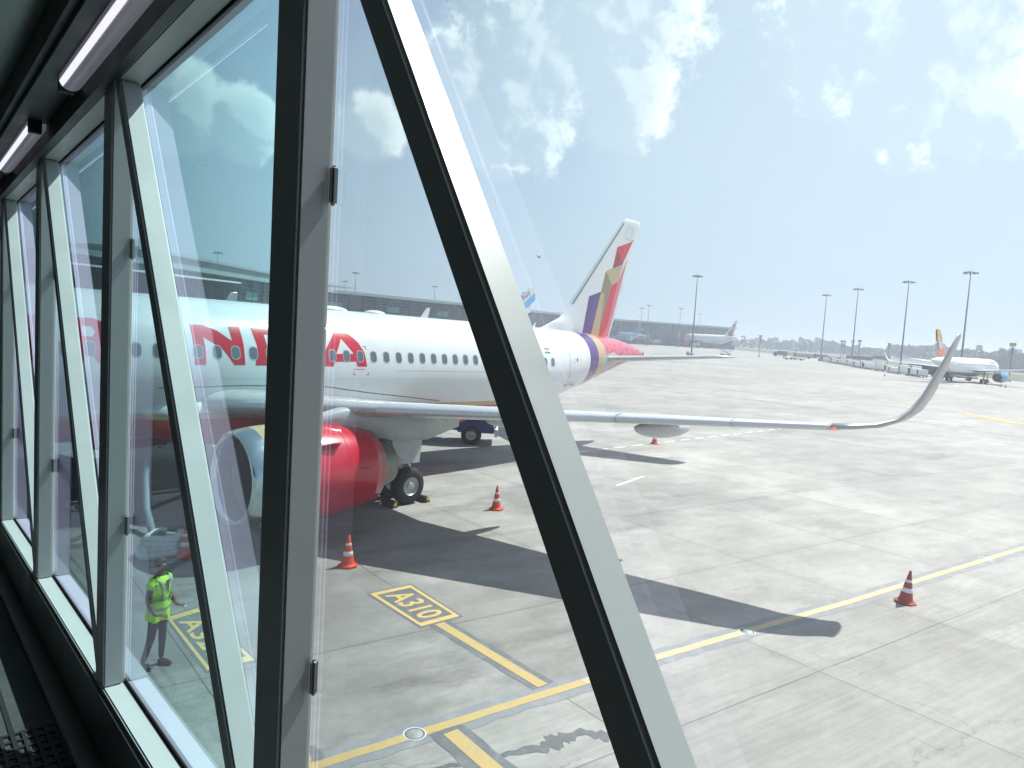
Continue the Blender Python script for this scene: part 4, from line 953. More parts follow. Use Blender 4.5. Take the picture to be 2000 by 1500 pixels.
# landing gear
for side in (-1,1):
    bm=BM(); box(bm,(17.55,side*2.95,2.42),(1.9,1.5,.42),bev=.02); A('wheel_well_shade',bm,PDRK,False)  # solid dark block, the bay opening's shade put into its colour
    bm=BM()
    for k in range(5): tube(bm,[(16.9+k*.3,side*(2.4+.2*(k%2)),2.25),(17.2+k*.22,side*3.4,1.9-.12*k),(17.6,side*3.75,1.5-.1*k)],.022,6)
    A('hydraulic_lines',bm,PLINE)
def wheel(bm,bm2,x,y,z,r,w):
    M=Matrix.Translation((x,y,z))@Matrix.Rotation(R(90),4,'Z')
    lathe(bm,[(r*.5,-w/2),(r*.72,-w/2-.01),(r*.9,-w*.45),(r*.985,-w*.3),(r,-w*.1),(r,w*.1),(r*.985,w*.3),(r*.9,w*.45),(r*.72,w/2+.01),(r*.5,w/2)],40,M)
    lathe(bm2,[(r*.5,-w*.5),(r*.46,-w*.46),(r*.42,-w*.30),(r*.26,-w*.30),(r*.22,-w*.46),(r*.1,-w*.48),(.001,-w*.48)],32,M)
    lathe(bm2,[(r*.5,w*.5),(r*.46,w*.46),(r*.42,w*.30),(r*.26,w*.30),(r*.22,w*.46),(r*.1,w*.48),(.001,w*.48)],32,M)
for side in (-1,1):
    G_=thing('main_gear',None,None); G_.parent=ma
    bm=BM(); tube(bm,[(17.71,side*3.8,.58),(17.71,side*3.8,1.3)],.10,16); tube(bm,[(17.71,side*3.8,1.2),(17.6,side*3.75,3.0)],.17,16); tube(bm,[(17.71,side*3.35,.58),(17.71,side*4.25,.58)],.09,12); tube(bm,[(17.65,side*3.75,2.0),(17.6,side*2.3,2.9)],.08,10); tube(bm,[(17.9,side*3.8,.75),(18.12,side*3.8,1.1),(17.85,side*3.8,1.5)],.05,8); tube(bm,[(17.55,side*3.9,.6),(17.45,side*3.85,2.6)],.025,6)
    obj('leg',bm,PSTEEL,G_,True,OFA)
    for dy in (-.46,.46):
        b1_,b2_=BM(),BM(); wheel(b1_,b2_,17.71,side*3.8+dy,.585,.585,.40); wt=obj('wheel',b1_,PBLK,G_,True,OFA); 
        bmc=b2_; obj('hub',bmc,PRIM,G_,True,OFA)
    # leg door fixed to the strut and the bay door hanging from the belly
    bm=BM(); hexa(bm,[(17.15,side*4.28,1.3),(18.1,side*4.28,1.3),(18.1,side*4.32,1.3),(17.15,side*4.32,1.3),(16.85,side*4.15,2.95),(18.35,side*4.15,2.95),(18.35,side*4.2,2.95),(16.85,side*4.2,2.95)]); obj('leg_door',bm,PGREY,G_,False,OFA)
    bm=BM(); hexa(bm,[(17.0,side*.35,.62),(18.6,side*.35,.62),(18.6,side*.42,.62),(17.0,side*.42,.62),(16.7,side*.5,1.75),(18.9,side*.5,1.75),(18.9,side*.57,1.75),(16.7,side*.57,1.75)]); obj('bay_door',bm,PGREY,G_,False,OFA)
NG=thing('nose_gear',None,None); NG.parent=ma
bm=BM(); tube(bm,[(5.07,0,.30),(5.0,0,2.2)],.11,14); tube(bm,[(5.07,-.32,.24),(5.07,.32,.24)],.06,10); tube(bm,[(5.0,0,1.1),(4.1,0,2.2)],.05,8); obj('leg',bm,PSTEEL,NG,True,OFA)
for dy in (-.25,.25):
    b1_,b2_=BM(),BM(); wheel(b1_,b2_,5.07,dy,.25,.385,.22); obj('wheel',b1_,PBLK,NG,True,OFA); obj('hub',b2_,PRIM,NG,True,OFA)

# ---------------- jets in the background ----------------
CAM2=Vector(K['CAM'][:2])
def zmat(nm,lo,hi,zcut,base=None):
    m=newmat(nm,lo,.3); n=m.node_tree; N=n.nodes.new; L=n.links.new; tc=N('ShaderNodeTexCoord'); sp=N('ShaderNodeSeparateXYZ'); L(tc.outputs['Object'],sp.inputs[0]); g=N('ShaderNodeMath'); g.operation='GREATER_THAN'; L(sp.outputs[2],g.inputs[0]); g.inputs[1].default_value=zcut
    x=N('ShaderNodeMix'); x.data_type='RGBA'; L(g.outputs[0],x.inputs[0]); x.inputs[6].default_value=lo+(1,); x.inputs[7].default_value=hi+(1,); L(x.outputs[2],n.nodes['Principled BSDF'].inputs['Base Color']); return m
def far_jet(label,pos,aft,sc,fmat,finmat,engmat,group,finart=None,fusart=None,winglet=True):
    t=thing('airliner',label,'airliner',(pos[0],pos[1],0),math.atan2(aft[1],aft[0]),group); O=Vector((17.7,0,0))
    def P(nm,bm,mat,sm=True,par=None):
        bmesh.ops.translate(bm,verts=bm.verts,vec=-O); bmesh.ops.scale(bm,vec=(sc,sc,sc),verts=bm.verts); return obj(nm,bm,mat,par or t,sm)
    f=P('fuselage',fuselage_bm(36,step=1.2),fmat)
    for side in (-1,1):
        for k in range(30): 
            bm=BM(); x=6.6+k*.72; a=[bm.verts.new(fsurf(x+u,4.5+w,.03,side)) for u,w in ((0,-.14),(.3,-.14),(.3,.14),(0,.14))]; bm.faces.new(a); P('cabin_window',bm,PWIN,False,f)
    bm=BM(); bmesh.ops.create_uvsphere(bm,u_segments=24,v_segments=12,radius=1)
    for v in bm.verts: v.co=Vector((16.8+v.co.x*6.2,v.co.y*2.2,2.45+v.co.z*.95))
    P('wing_root_fairing',bm,fmat)
    for side in (-1,1):
        w=P('wing',wing_bm(wsecs(side)[::2]+wsecs(side)[-1:]),PGREY)
        if winglet: P('winglet',wing_bm(shsecs(side)[::2]+shsecs(side)[-1:]),PW,True,w)
        P('stabiliser',wing_bm([((31.7,side*.5,4.62),3.4,.1,(0,-side*.1,1)),((35.2,side*6.1,5.2),1.3,.1,(0,-side*.1,1))]),PW)
        e=thing('engine',None,None); e.parent=t; cy=side*5.75
        bm=BM(); nac(bm,[(12.3,.98),(11.1,.98),(11.0,1.05),(11.1,1.13),(11.5,1.2),(12.8,1.25),(14.4,1.17),(15.5,1.0)],cy,1.745,24); P('cowling',bm,engmat,True,e)
        bm=BM(); nac(bm,[(12.0,1.0),(12.0,.02)],cy,1.745,24); nac(bm,[(15.0,1.02),(15.0,.6),(16.2,.5),(16.8,.05)],cy,1.745,24); P('core',bm,PDRK,True,e)
        bm=BM(); box(bm,(15.2,cy,3.0),(4.2,.35,.7)); P('pylon',bm,PGREY,False,e)
        g=thing('main_gear',None,None); g.parent=t
        bm=BM(); tube(bm,[(17.7,side*3.8,.6),(17.6,side*3.75,3)],.16,8); P('leg',bm,PSTEEL,True,g)
        b1_,b2_=BM(),BM(); wheel(b1_,b2_,17.71,side*3.34,.585,.585,.4); wheel(b1_,b2_,17.71,side*4.26,.585,.585,.4); P('wheel',b1_,PBLK,True,g); P('hub',b2_,PRIM,True,g)
    g=thing('nose_gear',None,None); g.parent=t; bm=BM(); tube(bm,[(5.07,0,.3),(5.0,0,2.2)],.12,8); P('leg',bm,PSTEEL,True,g)
    b1_,b2_=BM(),BM(); wheel(b1_,b2_,5.07,-.25,.385,.385,.22); wheel(b1_,b2_,5.07,.25,.385,.385,.22); P('wheel',b1_,PBLK,True,g); b2_.free()
    bm=BM(); rr_=[]
    for z in (5.4,6.03,6.3,6.6,7.0,7.3,8.5,10,11.82,12.05,12.1):
        le,te=fin_le(z),fin_te(z); c=te-le; rr_.append([bm.verts.new((x,y,z)) for x,y in ((te,0),(te-c*.35,-.17),(le+c*.2,-.18),(le,0),(le+c*.2,.18),(te-c*.35,.17))])
    for a,b in zip(rr_,rr_[1:]):
        for k in range(6): bm.faces.new((a[k],a[(k+1)%6],b[(k+1)%6],b[k]))
    bm.faces.new(rr_[-1]); fin_norm(bm); fn=P('fin',bm,finmat,False)
    def art(nm,polys,mat,e,sides=(-1,1)):
        for side in sides:
            bm=BM()
            for p in polys:
                lp_=p if isinstance(p[0][0],(list,tuple)) else [p]
                V=[bm.verts.new((a,side*(.19+e),b)) for l in lp_ for a,b in l]
                for q in tessellate_polygon([[Vector((a,b,0)) for a,b in l] for l in lp_]):
                    try: bm.faces.new([V[i] for i in q])
                    except: pass
            P(nm,bm,mat,False,fn)
    if finart: finart(art)
    def fart(nm,polys,mat,sides=(1,)):
        for side in sides:
            bm=BM()
            for p in polys:
                V=[bm.verts.new(fsurf(a,b,.04,side)) for a,b in p]
                for q in tessellate_polygon([[Vector((a,b,0)) for a,b in p]]):
                    try: bm.faces.new([V[i] for i in q])
                    except: pass
            P(nm,bm,mat,False,f)
    if fusart: fusart(fart)
    return t
def rot2(polys,ang,ox,oz): 
    c,s=math.cos(ang),math.sin(ang); return [[(ox+a*c-b*s,oz+a*s+b*c) for a,b in p] for p in polys]
def indigo_art(art):
    tp_=textpolys('IndiGo',0,0,.80,0); w=max(a for p in tp_ for a,b in p)
    art('lettering',rot2(tp_,R(34),32.15,9.2),PNAVY,.01)
    d=Vector((math.cos(R(34)),math.sin(R(34)))); n_=Vector((d.y,-d.x)); o=Vector((32.3,8.75))
    q=lambda s,t: tuple(o+d*s+n_*t)
    art('light_blue_band',[[q(0,0),q(4.2,-.15),q(3.75,.85),q(.3,.85)]],PLB,.006)
    art('navy_patch',[[(32.6,6.3),(34.2,6.2),(34.85,8.3),(33.4,7.5)]],PNAVY,.006)
IT=Vector(K['INDIGO'][0]); ax=Vector((1,0)); ipos=IT-ax*(35.3-17.7)
far_jet('white fin with navy letters and light blue band showing behind the striped-tail jet',ipos,ax,1.0,PW,PW,PNAVY,'jets parked in the distance',indigo_art)
def uz_art(art):
    art('emblem',[rr(33.7,9.2,1.9,1.9,.94,8)],PYEL,.006); art('emblem_bird',[rr(33.7,9.2,.9,1.1,.4,4)],PGRN,.012)
def place(T_,N_): # tail and nose on the ground -> centre, aft, scale
    a=Vector(T_);b=Vector(N_); L_=(a-b).length; aft=(a-b).normalized(); sc=max(1.55,L_/36.5); return a-aft*17.3*sc,aft,sc
p_,a_,s_=place(K['UZT'],K['UZN'])
far_jet('distant jet with sky blue back and blue fin carrying a yellow disc',p_,a_,1.55,zmat('blue_over_white',(.74,.76,.76),(.16,.45,.72),5.1*1.55),PLB,PW,'jets parked in the distance',uz_art,winglet=False)
def ai_art(art):
    for nm,key,mat in (('red_stripe','F_red1',PR),('gold_stripe','F_gold',PG),('dark_gold_facet','F_golddark',PGD),('red_stripe','F_red2',PR),('purple_stripe','F_purple',PP),('pink_stripe','F_pink',PPK)): art(nm,[[tuple(q) for q in K[key]]],mat,.01)
p_,a_,s_=place(K['A3T'],K['A3N'])
j=far_jet('distant white jet with red belly and red striped fin near the pier end',p_,a_,min(s_,2.1),zmat('white_over_red',(.52,.02,.04),(.78,.79,.79),2.9*1.6),PW,PR,'jets parked in the distance',ai_art)
def dr_art(art):
    art('yellow_fin_top',[[(33.0,10.0),(35.6,9.4),(36.25,12.0),(34.85,12.0)]],PYEL,.004)
    art('white_beast_emblem',[[(32.9,8.9),(33.5,9.6),(34.2,9.5),(34.6,10.2),(34.9,9.5),(35.3,9.2),(34.7,8.9),(35.0,8.2),(34.3,8.3),(34.5,7.6),(33.8,7.9),(33.4,7.2),(33.1,7.9),(32.4,7.8),(32.8,8.3)],[(34.2,7.2),(34.9,7.4),(34.6,6.8)],[(33.1,6.9),(33.7,7.0),(33.4,6.5)]],PW,.01)
def dr_fus(fart): fart('lettering',textpolys('DRUKAIR',6.6,5.0,.5,0),PR,(-1,)); fart('lettering',[[(16-a,b) for a,b in p] for p in textpolys('DRUKAIR',6.6,4.95,.62,0)],PR,(1,))
vd=(Vector(K['DRUKC'])-CAM2).normalized(); lf=Vector((-vd.y,vd.x)); aft=-math.cos(R(21))*vd+math.sin(R(21))*lf
dj=far_jet('white jet with yellow and orange fin, seen beyond the upturned wing tip',K['DRUKC'],aft,.93,zmat('white_over_blue_grey',(.20,.23,.28),(.82,.83,.83),2.35),PORG,PBLUE,'jets parked in the distance',dr_art,dr_fus,True)
# ---------------- light masts ----------------
MGALV=newmat('galvanised_steel',(.20,.21,.22),.5,.5,var=.1); MLAMP=newmat('floodlight',(.12,.125,.13),.6); MCONC=newmat('plinth_concrete',(.35,.35,.34),.9,var=.15); MYB=newmat('yellow_sign_face',(.42,.34,.10),.6)
def mast(nl=10,r=1.7):
    t=thing('light_mast','','light mast')
    bm=BM(); tube(bm,[(0,0,0),(0,0,10),(0,0,20),(0,0,30.2)],[.32,.26,.19,.12],12); obj('pole',bm,MGALV,t,True)
    bm=BM(); n=20; pts=[(math.cos(2*math.pi*k/n)*r*.55,math.sin(2*math.pi*k/n)*r*.55,30.0) for k in range(n+1)]; tube(bm,pts,.07,6,cap=False)
    for k in range(6): a=2*math.pi*k/6; tube(bm,[(0,0,30.1),(math.cos(a)*r,math.sin(a)*r,30.0)],.06,6)
    tube(bm,[(0,0,30.2),(0,0,32)],.03,5); box(bm,(0,0,30.1),(.7,.7,.5)); obj('headframe',bm,MGALV,t)
    for k in range(nl):
        a=2*math.pi*k/nl+.2; bm=BM(); M=Matrix.Translation((math.cos(a)*r,math.sin(a)*r,29.85))@Matrix.Rotation(a,4,'Z')@Matrix.Rotation(R(35),4,'Y'); box(bm,(0,0,0),(.6,.6,.3),M=M); obj('floodlight',bm,MLAMP,t)
    bm=BM(); box(bm,(0,0,.45),(1.6,1.6,.9),bev=.05); box(bm,(0,1.6,.75),(.9,.6,1.5),bev=.02); obj('base',bm,MCONC,t)
    return t
ML=['tall light mast standing on the apron just right of the striped tail','tallest-looking light mast at far right behind the orange-finned jet','second tall light mast from the right edge','third tall light mast from the right edge','fourth tall light mast from the right edge, nearest the treeline gap','light mast seen through the left panes above the blue-grey hall','light mast right of the big upright post above the pier roof','small far light mast just left of the mast by the upright post','light mast above the pier just left of the big slanting strut','short far light mast above the pier, left one of the close pair','short far light mast above the pier, right one of the close pair','far light mast above the pier left of the tall apron mast','farthest light mast peeking over the pier right of the tall apron mast']
m0=mast(); G1='tall floodlight masts'
for i,(pos,lb) in enumerate(zip(K['masts'],ML)):
    if i==0: m0.location=(pos[0],pos[1],0); m0['label']=lb; m0['group']=G1
    else: dup(m0,(pos[0],pos[1],0),i*.7,lb,G1)
def pole():
    t=thing('apron_pole','','pole')
    bm=BM(); tube(bm,[(0,0,0),(0,0,9.6)],[.16,.11],10); box(bm,(0,0,.15),(1.1,1.1,.3)); tube(bm,[(.5,.5,0),(.5,.5,1),(-.5,.5,1),(-.5,.5,0)],.04,5); obj('post',bm,MGALV,t)
    bm=BM(); box(bm,(0,0,9.8),(1.5,.35,.9)); obj('sign_box',bm,MYB,t)
    bm=BM(); box(bm,(0,0,8.2),(.55,.5,1.7)); tube(bm,[(-.5,0,9.3),(-.5,0,6.6),(.5,0,6.6),(.5,0,9.3)],.05,5); obj('equipment_box',bm,MGALV,t)
    return t
PLB_=['short pole with a yellow box on top standing alone right of the stabiliser tip','thin short pole left of the third mast, in front of the containers','thin short pole close beside another, just left of the third mast','short pole with yellow box overlapping the third mast','short pole just right of the third mast','short yellow-topped pole between the third and second masts','short yellow-topped pole near the right edge beside the jet engine']
p0=pole(); 
for i,(pos,lb) in enumerate(zip(K['poles'],PLB_)):
    d=math.atan2(pos[1]-CAM2.y,pos[0]-CAM2.x)+R(90)
    if i==0: p0.location=(pos[0],pos[1],0); p0.rotation_euler=(0,0,d); p0['label']=lb; p0['group']='short apron poles'
    else: dup(p0,(pos[0],pos[1],0),d,lb,'short apron poles')
# ---------------- apron vehicles ----------------
MTYR=PBLK; MVW=newmat('white_vehicle_paint',(.80,.80,.79),.35,var=.08); MVR=newmat('dull_red_vehicle_paint',(.32,.04,.03),.4); MVB=newmat('blue_vehicle_paint',(.05,.10,.22),.35); MVT=newmat('beige_vehicle_paint',(.42,.36,.27),.5); MVN=newmat('navy_truck_paint',(.012,.02,.15),.3); MVG=newmat('olive_cover',(.16,.18,.13),.7); MVD=newmat('dark_canvas',(.06,.05,.05),.8)
def wheels(t,xs,w,r,tw=.3):
    for x in xs:
        for s in (-1,1):
            b1_,b2_=BM(),BM(); wheel(b1_,b2_,x,s*(w/2-tw/2),r,r,tw); o=obj('wheel',b1_,MTYR,t,True); obj('rim',b2_,PRIM,o,True)
def rowpt(s):
    P=[Vector(v) for v in K['ROW']]; L_=[(P[i+1]-P[i]).length for i in range(len(P)-1)]; T_=sum(L_)*s
    for i,l in enumerate(L_):
        if T_<=l or i==len(L_)-1: return P[i].lerp(P[i+1],T_/l),(P[i+1]-P[i]).normalized()
        T_-=l
def container():
    t=thing('cargo_container','','cargo container')
    bm=BM(); hexa(bm,[(-1.5,-1.1,.55),(1.5,-1.1,.55),(1.5,1.1,.55),(-1.5,1.1,.55),(-1.5,-1.1,2.2),(1.5,-1.1,2.2),(1.5,1.1,2.2),(-1.5,1.1,2.2)]); bev(bm,.04,1); obj('body',bm,MVW,t)
    bm=BM(); box(bm,(0,-1.11,1.35),(1.0,.03,1.45)); obj('curtain_door',bm,MVD,t)
    bm=BM(); box(bm,(0,0,.42),(3.3,2.3,.16)); tube(bm,[(1.6,0,.4),(2.4,0,.35)],.05,6); obj('dolly',bm,MGALV,t)
    wheels(t,(-1.1,1.1),2.0,.24,.15); return t
c0=container(); n_=26
for i in range(n_):
    s=.20+.80*(i/(n_-1)); p,d=rowpt(s); nn_=Vector((-d.y,d.x)); p=p+nn_*((i%3)*1.1-.8+random.uniform(-.5,.5)); rz=math.atan2(d.y,d.x)+random.uniform(-.25,.25); lb='white cargo container on a low dolly in the long row across the far apron'
    if i==0: c0.location=(p.x,p.y,0); c0.rotation_euler=(0,0,rz); c0['label']=lb; c0['group']='white containers parked in a row'
    else:
        c_=dup(c0,(p.x,p.y,0),rz,lb,'white containers parked in a row'); c_.scale=(random.uniform(.85,1.15),random.uniform(.9,1.1),random.uniform(.8,1.25))
def dolly(lb,pos,rz):
    t=thing('flat_dolly',lb,'dolly',(pos[0],pos[1],0),rz,'empty flat dollies behind the container row'); bm=BM(); box(bm,(0,0,.5),(3.4,2.4,.2)); tube(bm,[(1.7,0,.45),(2.5,0,.35)],.05,6); box(bm,(-1.6,0,.8),(.1,2.3,.5)); obj('deck',bm,MVG,t); wheels(t,(-1.2,1.2),2.0,.28,.15); return t
d0_=None
for i in range(10):
    s=-.0+.24*(i/9); p,d=rowpt(max(s,.001)); p=p+Vector((-d.y,d.x))*3.4; rz=math.atan2(d.y,d.x)
    if d0_ is None: d0_=dolly('low olive flat dolly in the string left of the white containers',p,rz)
    else: dup(d0_,(p.x,p.y,0),rz)
def bus(lb,pos,rz,mat,L_=11,h=2.9,cat='bus',nm='apron_bus'):
    t=thing(nm,lb,cat,(pos[0],pos[1],0),rz)
    bm=BM(); box(bm,(0,0,h/2+.3),(L_,2.6,h-.35),bev=.15); obj('body',bm,mat,t)
    for s in (-1,1):
        for k in range(int(L_/1.4)): bm=BM(); box(bm,(-L_/2+1.0+k*1.4,s*1.31,h*.68+.2),(1.15,.04,h*.30)); obj('window',bm,MWIN,t)
    bm=BM(); box(bm,(L_/2+.01,0,h*.65+.15),(.04,2.2,h*.42)); obj('windscreen',bm,MWIN,t)
    wheels(t,(-L_*.3,L_*.32),2.6,.45); return t
def truck(lb,pos,rz,cab,bodym,L_=7,h=2.8,nm='service_truck',bodyh=None,group=None):
    t=thing(nm,lb,'truck',(pos[0],pos[1],0),rz,group)
    bm=BM(); hexa(bm,[(L_/2-1.9,-1.15,.6),(L_/2,-1.15,.6),(L_/2,1.15,.6),(L_/2-1.9,1.15,.6),(L_/2-1.9,-1.1,2.5),(L_/2-.45,-1.05,2.5),(L_/2-.45,1.05,2.5),(L_/2-1.9,1.1,2.5)]); bev(bm,.08); c=obj('cab',bm,cab,t)
    bm=BM(); hexa(bm,[(L_/2-.22,-1.0,1.5),(L_/2-.19,-1.0,1.5),(L_/2-.19,1.0,1.5),(L_/2-.22,1.0,1.5),(L_/2-.44,-.95,2.35),(L_/2-.40,-.95,2.35),(L_/2-.40,.95,2.35),(L_/2-.44,.95,2.35)]); obj('windscreen',bm,MWIN,c)
    for s in (-1,1):
        bm=BM(); box(bm,(L_/2-1.15,s*1.13,1.95),(.95,.04,.6)); obj('side_window',bm,MWIN,c)
        bm=BM(); box(bm,(L_/2+.02,s*.85,.98),(.06,.36,.26),bev=.02); obj('headlight',bm,MLAMP,c)
    bm=BM(); box(bm,(L_/2+.06,0,.62),(.16,2.4,.34),bev=.03); obj('bumper',bm,MVW,t)
    bh=bodyh or (h-.95); bm=BM(); box(bm,(-1.05,0,.95+bh/2),(L_-2.2,2.35,bh),bev=.05); obj('body',bm,bodym,t)
    bm=BM(); box(bm,(-.5,0,.72),(L_-1.2,.9,.25)); obj('chassis',bm,PDRK,t); wheels(t,(-L_*.28,L_*.5-1.15),2.3,.5,.34); return t
def stairs(lb,pos,rz,sc=1.0,mat=None):
    t=thing('passenger_stairs',lb,'mobile stairs',(pos[0],pos[1],0),rz); mat=mat or MVT
    bm=BM(); 
    for s in (-1,1): tube(bm,[(-4*sc,s*.9,.8),(2.5*sc,s*.9,4.4*sc),(4*sc,s*.9,4.4*sc)],.10,6); tube(bm,[(-4*sc,s*.9,1.9),(2.5*sc,s*.9,5.5*sc),(4*sc,s*.9,5.5*sc)],.05,6)
    for s in (-1,1):
        for x,z in ((-3.6,1),(-1,2.5),(1,3.6),(2.6,4.4),(4,4.4)): tube(bm,[(x*sc,s*.9,0.4),(x*sc,s*.9,(z+1.1)*sc)],.05,6)
    obj('frame',bm,mat,t)
    bm=BM(); 
    for k in range(18): box(bm,((-3.9+k*.36)*sc,0,(.85+k*.2)*sc),(.32,1.7,.05))
    box(bm,(3.2*sc,0,4.38*sc),(1.7*sc,1.8,.08)); obj('steps',bm,PGREY,t)
    bm=BM(); box(bm,(0,0,.6),(8*sc,1.9,.35)); obj('chassis',bm,mat,t); wheels(t,(-2.6*sc,2.6*sc),1.9,.35,.25); return t
V=K['V']; vr=lambda p: math.atan2(p[1]-CAM2.y,p[0]-CAM2.x)
truck('small blue box truck alone on the far apron, left of the mobile stairs',V['blue'],vr(V['blue'])+R(80),MVB,MVB,7.5,3.0)
stairs('beige mobile stairs rising to the left at the start of the vehicle row',V['stair'],vr(V['stair'])-R(100),1.15)
truck('beige flat-bodied truck right of the beige mobile stairs',V['tan'],vr(V['tan'])+R(95),MVT,MVT,10,2.5)
truck('low olive service truck between the beige truck and the red van',V['green'],vr(V['green'])+R(85),MVG,MVG,8,2.2)
bus('bright red low van in front of the treeline, left of the white containers',V['red1'],vr(V['red1'])+R(80),MVR,8,2.0,'van','apron_van')
bus('long dark red bus behind the third light mast',V['red2'],vr(V['red2'])+R(80),MVR,14,2.5)
truck('dark covered truck behind the white containers',V['van'],vr(V['van'])+R(85),MVD,MVD,12,3.0)
bus('dark red bus between the last container and the jet under the wing tip',V['bus'],vr(V['bus'])+R(70),MVD,8,2.8)
stairs('thin pale maintenance steps on the open apron near the stabiliser tip',V['stand'],vr(V['stand'])+R(80),.55,PGREY)
truck('grey loader truck under the tail of the orange-finned jet',V['loader'],vr(V['loader'])+R(80),MVW,MVW,9,2.0)
t=thing('baggage_tug','small white tug in front of the mobile stairs','tug',(V['tug'][0]-6,V['tug'][1]-3,0),vr(V['tug'])+R(80)); bm=BM(); box(bm,(0,0,.7),(2.6,1.4,.6),bev=.06); box(bm,(-.7,0,1.3),(.5,1.2,.6),bev=.05); obj('body',bm,MVW,t); wheels(t,(-.8,.8),1.4,.3,.2)
# gear around the distant jets
GS=[('white catering truck under the nose of the distant red-bellied jet',K['A3N'],9,MVW),('white van under the wing of the distant red-bellied jet',tuple(Vector(K['A3N']).lerp(Vector(K['A3T']),.35)),8,MVW),('blue-grey truck below the tail of the distant red-bellied jet',tuple(Vector(K['A3N']).lerp(Vector(K['A3T']),.9)),12,MVB),('dark truck below the distant blue-backed jet',tuple(Vector(K['UZN']).lerp(Vector(K['UZT']),.6)),10,MVD)]
for lb,p,L_,mt in GS:
    d=(Vector(p)-CAM2).normalized(); q=Vector(p)-d*14; truck(lb,q,vr(q)+R(85),mt,mt,L_,4.0)
# navy truck behind the main gear
truck('navy truck with white bumper seen under the wing behind the main wheels',(26.35,5.3),R(-46),MVN,MVN,7.2,3.1)
# ---------------- traffic cones ----------------
MCO=newmat('orange_cone_plastic',(.62,.075,.02),.45,var=.12,vscale=14); MCR=newmat('faded_red_cone_plastic',(.36,.045,.03),.6,var=.3,vscale=9); MCW=newmat('white_reflective_band',(.72,.73,.74),.35,var=.15,vscale=25)
def cone(hs=.75):
    t=thing('traffic_cone','','traffic cone'); q=Matrix.Rotation(-R(90),4,'Y')
    def rr_(z): return .155-(.155-.025)*(z-.06)/(.75-.06)
    zs=[.055,.27,.36,.50,.56,.735]
    bm=BM(); prof=[(rr_(z),z) for z in (.05,.27)]; lathe(bm,[(.19,.045),(.165,.07),(rr_(.09),.09),(rr_(.27),.27)],28,q); lathe(bm,[(rr_(.37),.37),(rr_(.50),.50)],28,q); lathe(bm,[(rr_(.56),.56),(rr_(.74),.74),(.012,.75)],28,q); obj('body',bm,MCO,t,True)
    for a,b in ((.27,.37),(.50,.56)): 
        bm=BM(); lathe(bm,[(rr_(a),a),(rr_(a)+.002,a+.002),(rr_(b)+.002,b-.002),(rr_(b),b)],28,q); obj('band',bm,MCW,t,True)
    bm=BM(); v=[bm.verts.new((math.cos(2*math.pi*k/8+R(22.5))*.235,math.sin(2*math.pi*k/8+R(22.5))*.235,.0)) for k in range(8)]; f=bm.faces.new(v); r=bmesh.ops.extrude_face_region(bm,geom=[f]); 
    vs=[e for e in r['geom'] if isinstance(e,bmesh.types.BMVert)]; bmesh.ops.translate(bm,verts=vs,vec=(0,0,.05)); fin_norm(bm); bmesh.ops.bevel(bm,geom=list(bm.edges),offset=.008,segments=2,affect='EDGES'); obj('foot',bm,MCO,t)
    bm=BM(); tube(bm,[(0,0,.745),(0,0,.765)],.022,10); obj('tip',bm,PDRK,t); return t
CL_=['orange and white cone in front of the red engine, beside the upright post','orange and white cone standing right of the main wheels','faded red cone alone on the right beyond the yellow line','small orange cone below the flap fairing of the outer wing','orange cone half hidden behind the second slanting strut']
k0=cone()
for i,(p,lb) in enumerate(zip(K['CONE'][:5],CL_)):
    if i==0: k0.location=(p[0],p[1],0); k0['label']=lb; k0['group']='traffic cones around the jet'
    else: 
        c=dup(k0,(p[0],p[1],0),i*.9,lb,'traffic cones around the jet')
        if i==2:
            c.rotation_euler=(R(3),R(-2),.4)
            for ch in c.children:
                if ch.name.split('.')[0] in ('body','foot'): ch.data=ch.data.copy(); ch.data.materials[0]=MCR
for key,lb in (('cone1','tiny far cone on the open apron before the white containers'),('cone2','tiny far cone beneath the engine of the orange-finned jet'),('cone3','tiny far cone right of the orange-finned jet engine')):
    dup(k0,(V[key][0],V[key][1],0),0,lb,'traffic cones around the jet')
# chocks
MCHK=newmat('yellow_black_chock',(.55,.42,.03),.6)
for (x,y,rz,lb) in ((18.36,-4.25,0,'black and yellow wheel chock behind the outer main wheel'),(17.05,-4.25,0,'dark wheel chock in front of the outer main wheel')):
    t=thing('wheel_chock',lb,'chock',(x,y,0),rz,group='chocks at the main wheels'); bm=BM(); s=-1 if x>17.7 else 1
    hexa(bm,[(-.13,-.28,0),(.13,-.28,0),(.13,.28,0),(-.13,.28,0),(-.06+s*.05,-.28,.2),(.06+s*.05,-.28,.2),(.06+s*.05,.28,.2),(-.06+s*.05,.28,.2)]); bev(bm,.01); obj('block',bm,PDRK,t); bm=BM(); tube(bm,[(0,-.31,.12),(0,-.28,.12)],.06,12); obj('end_cap',bm,MCHK,t)
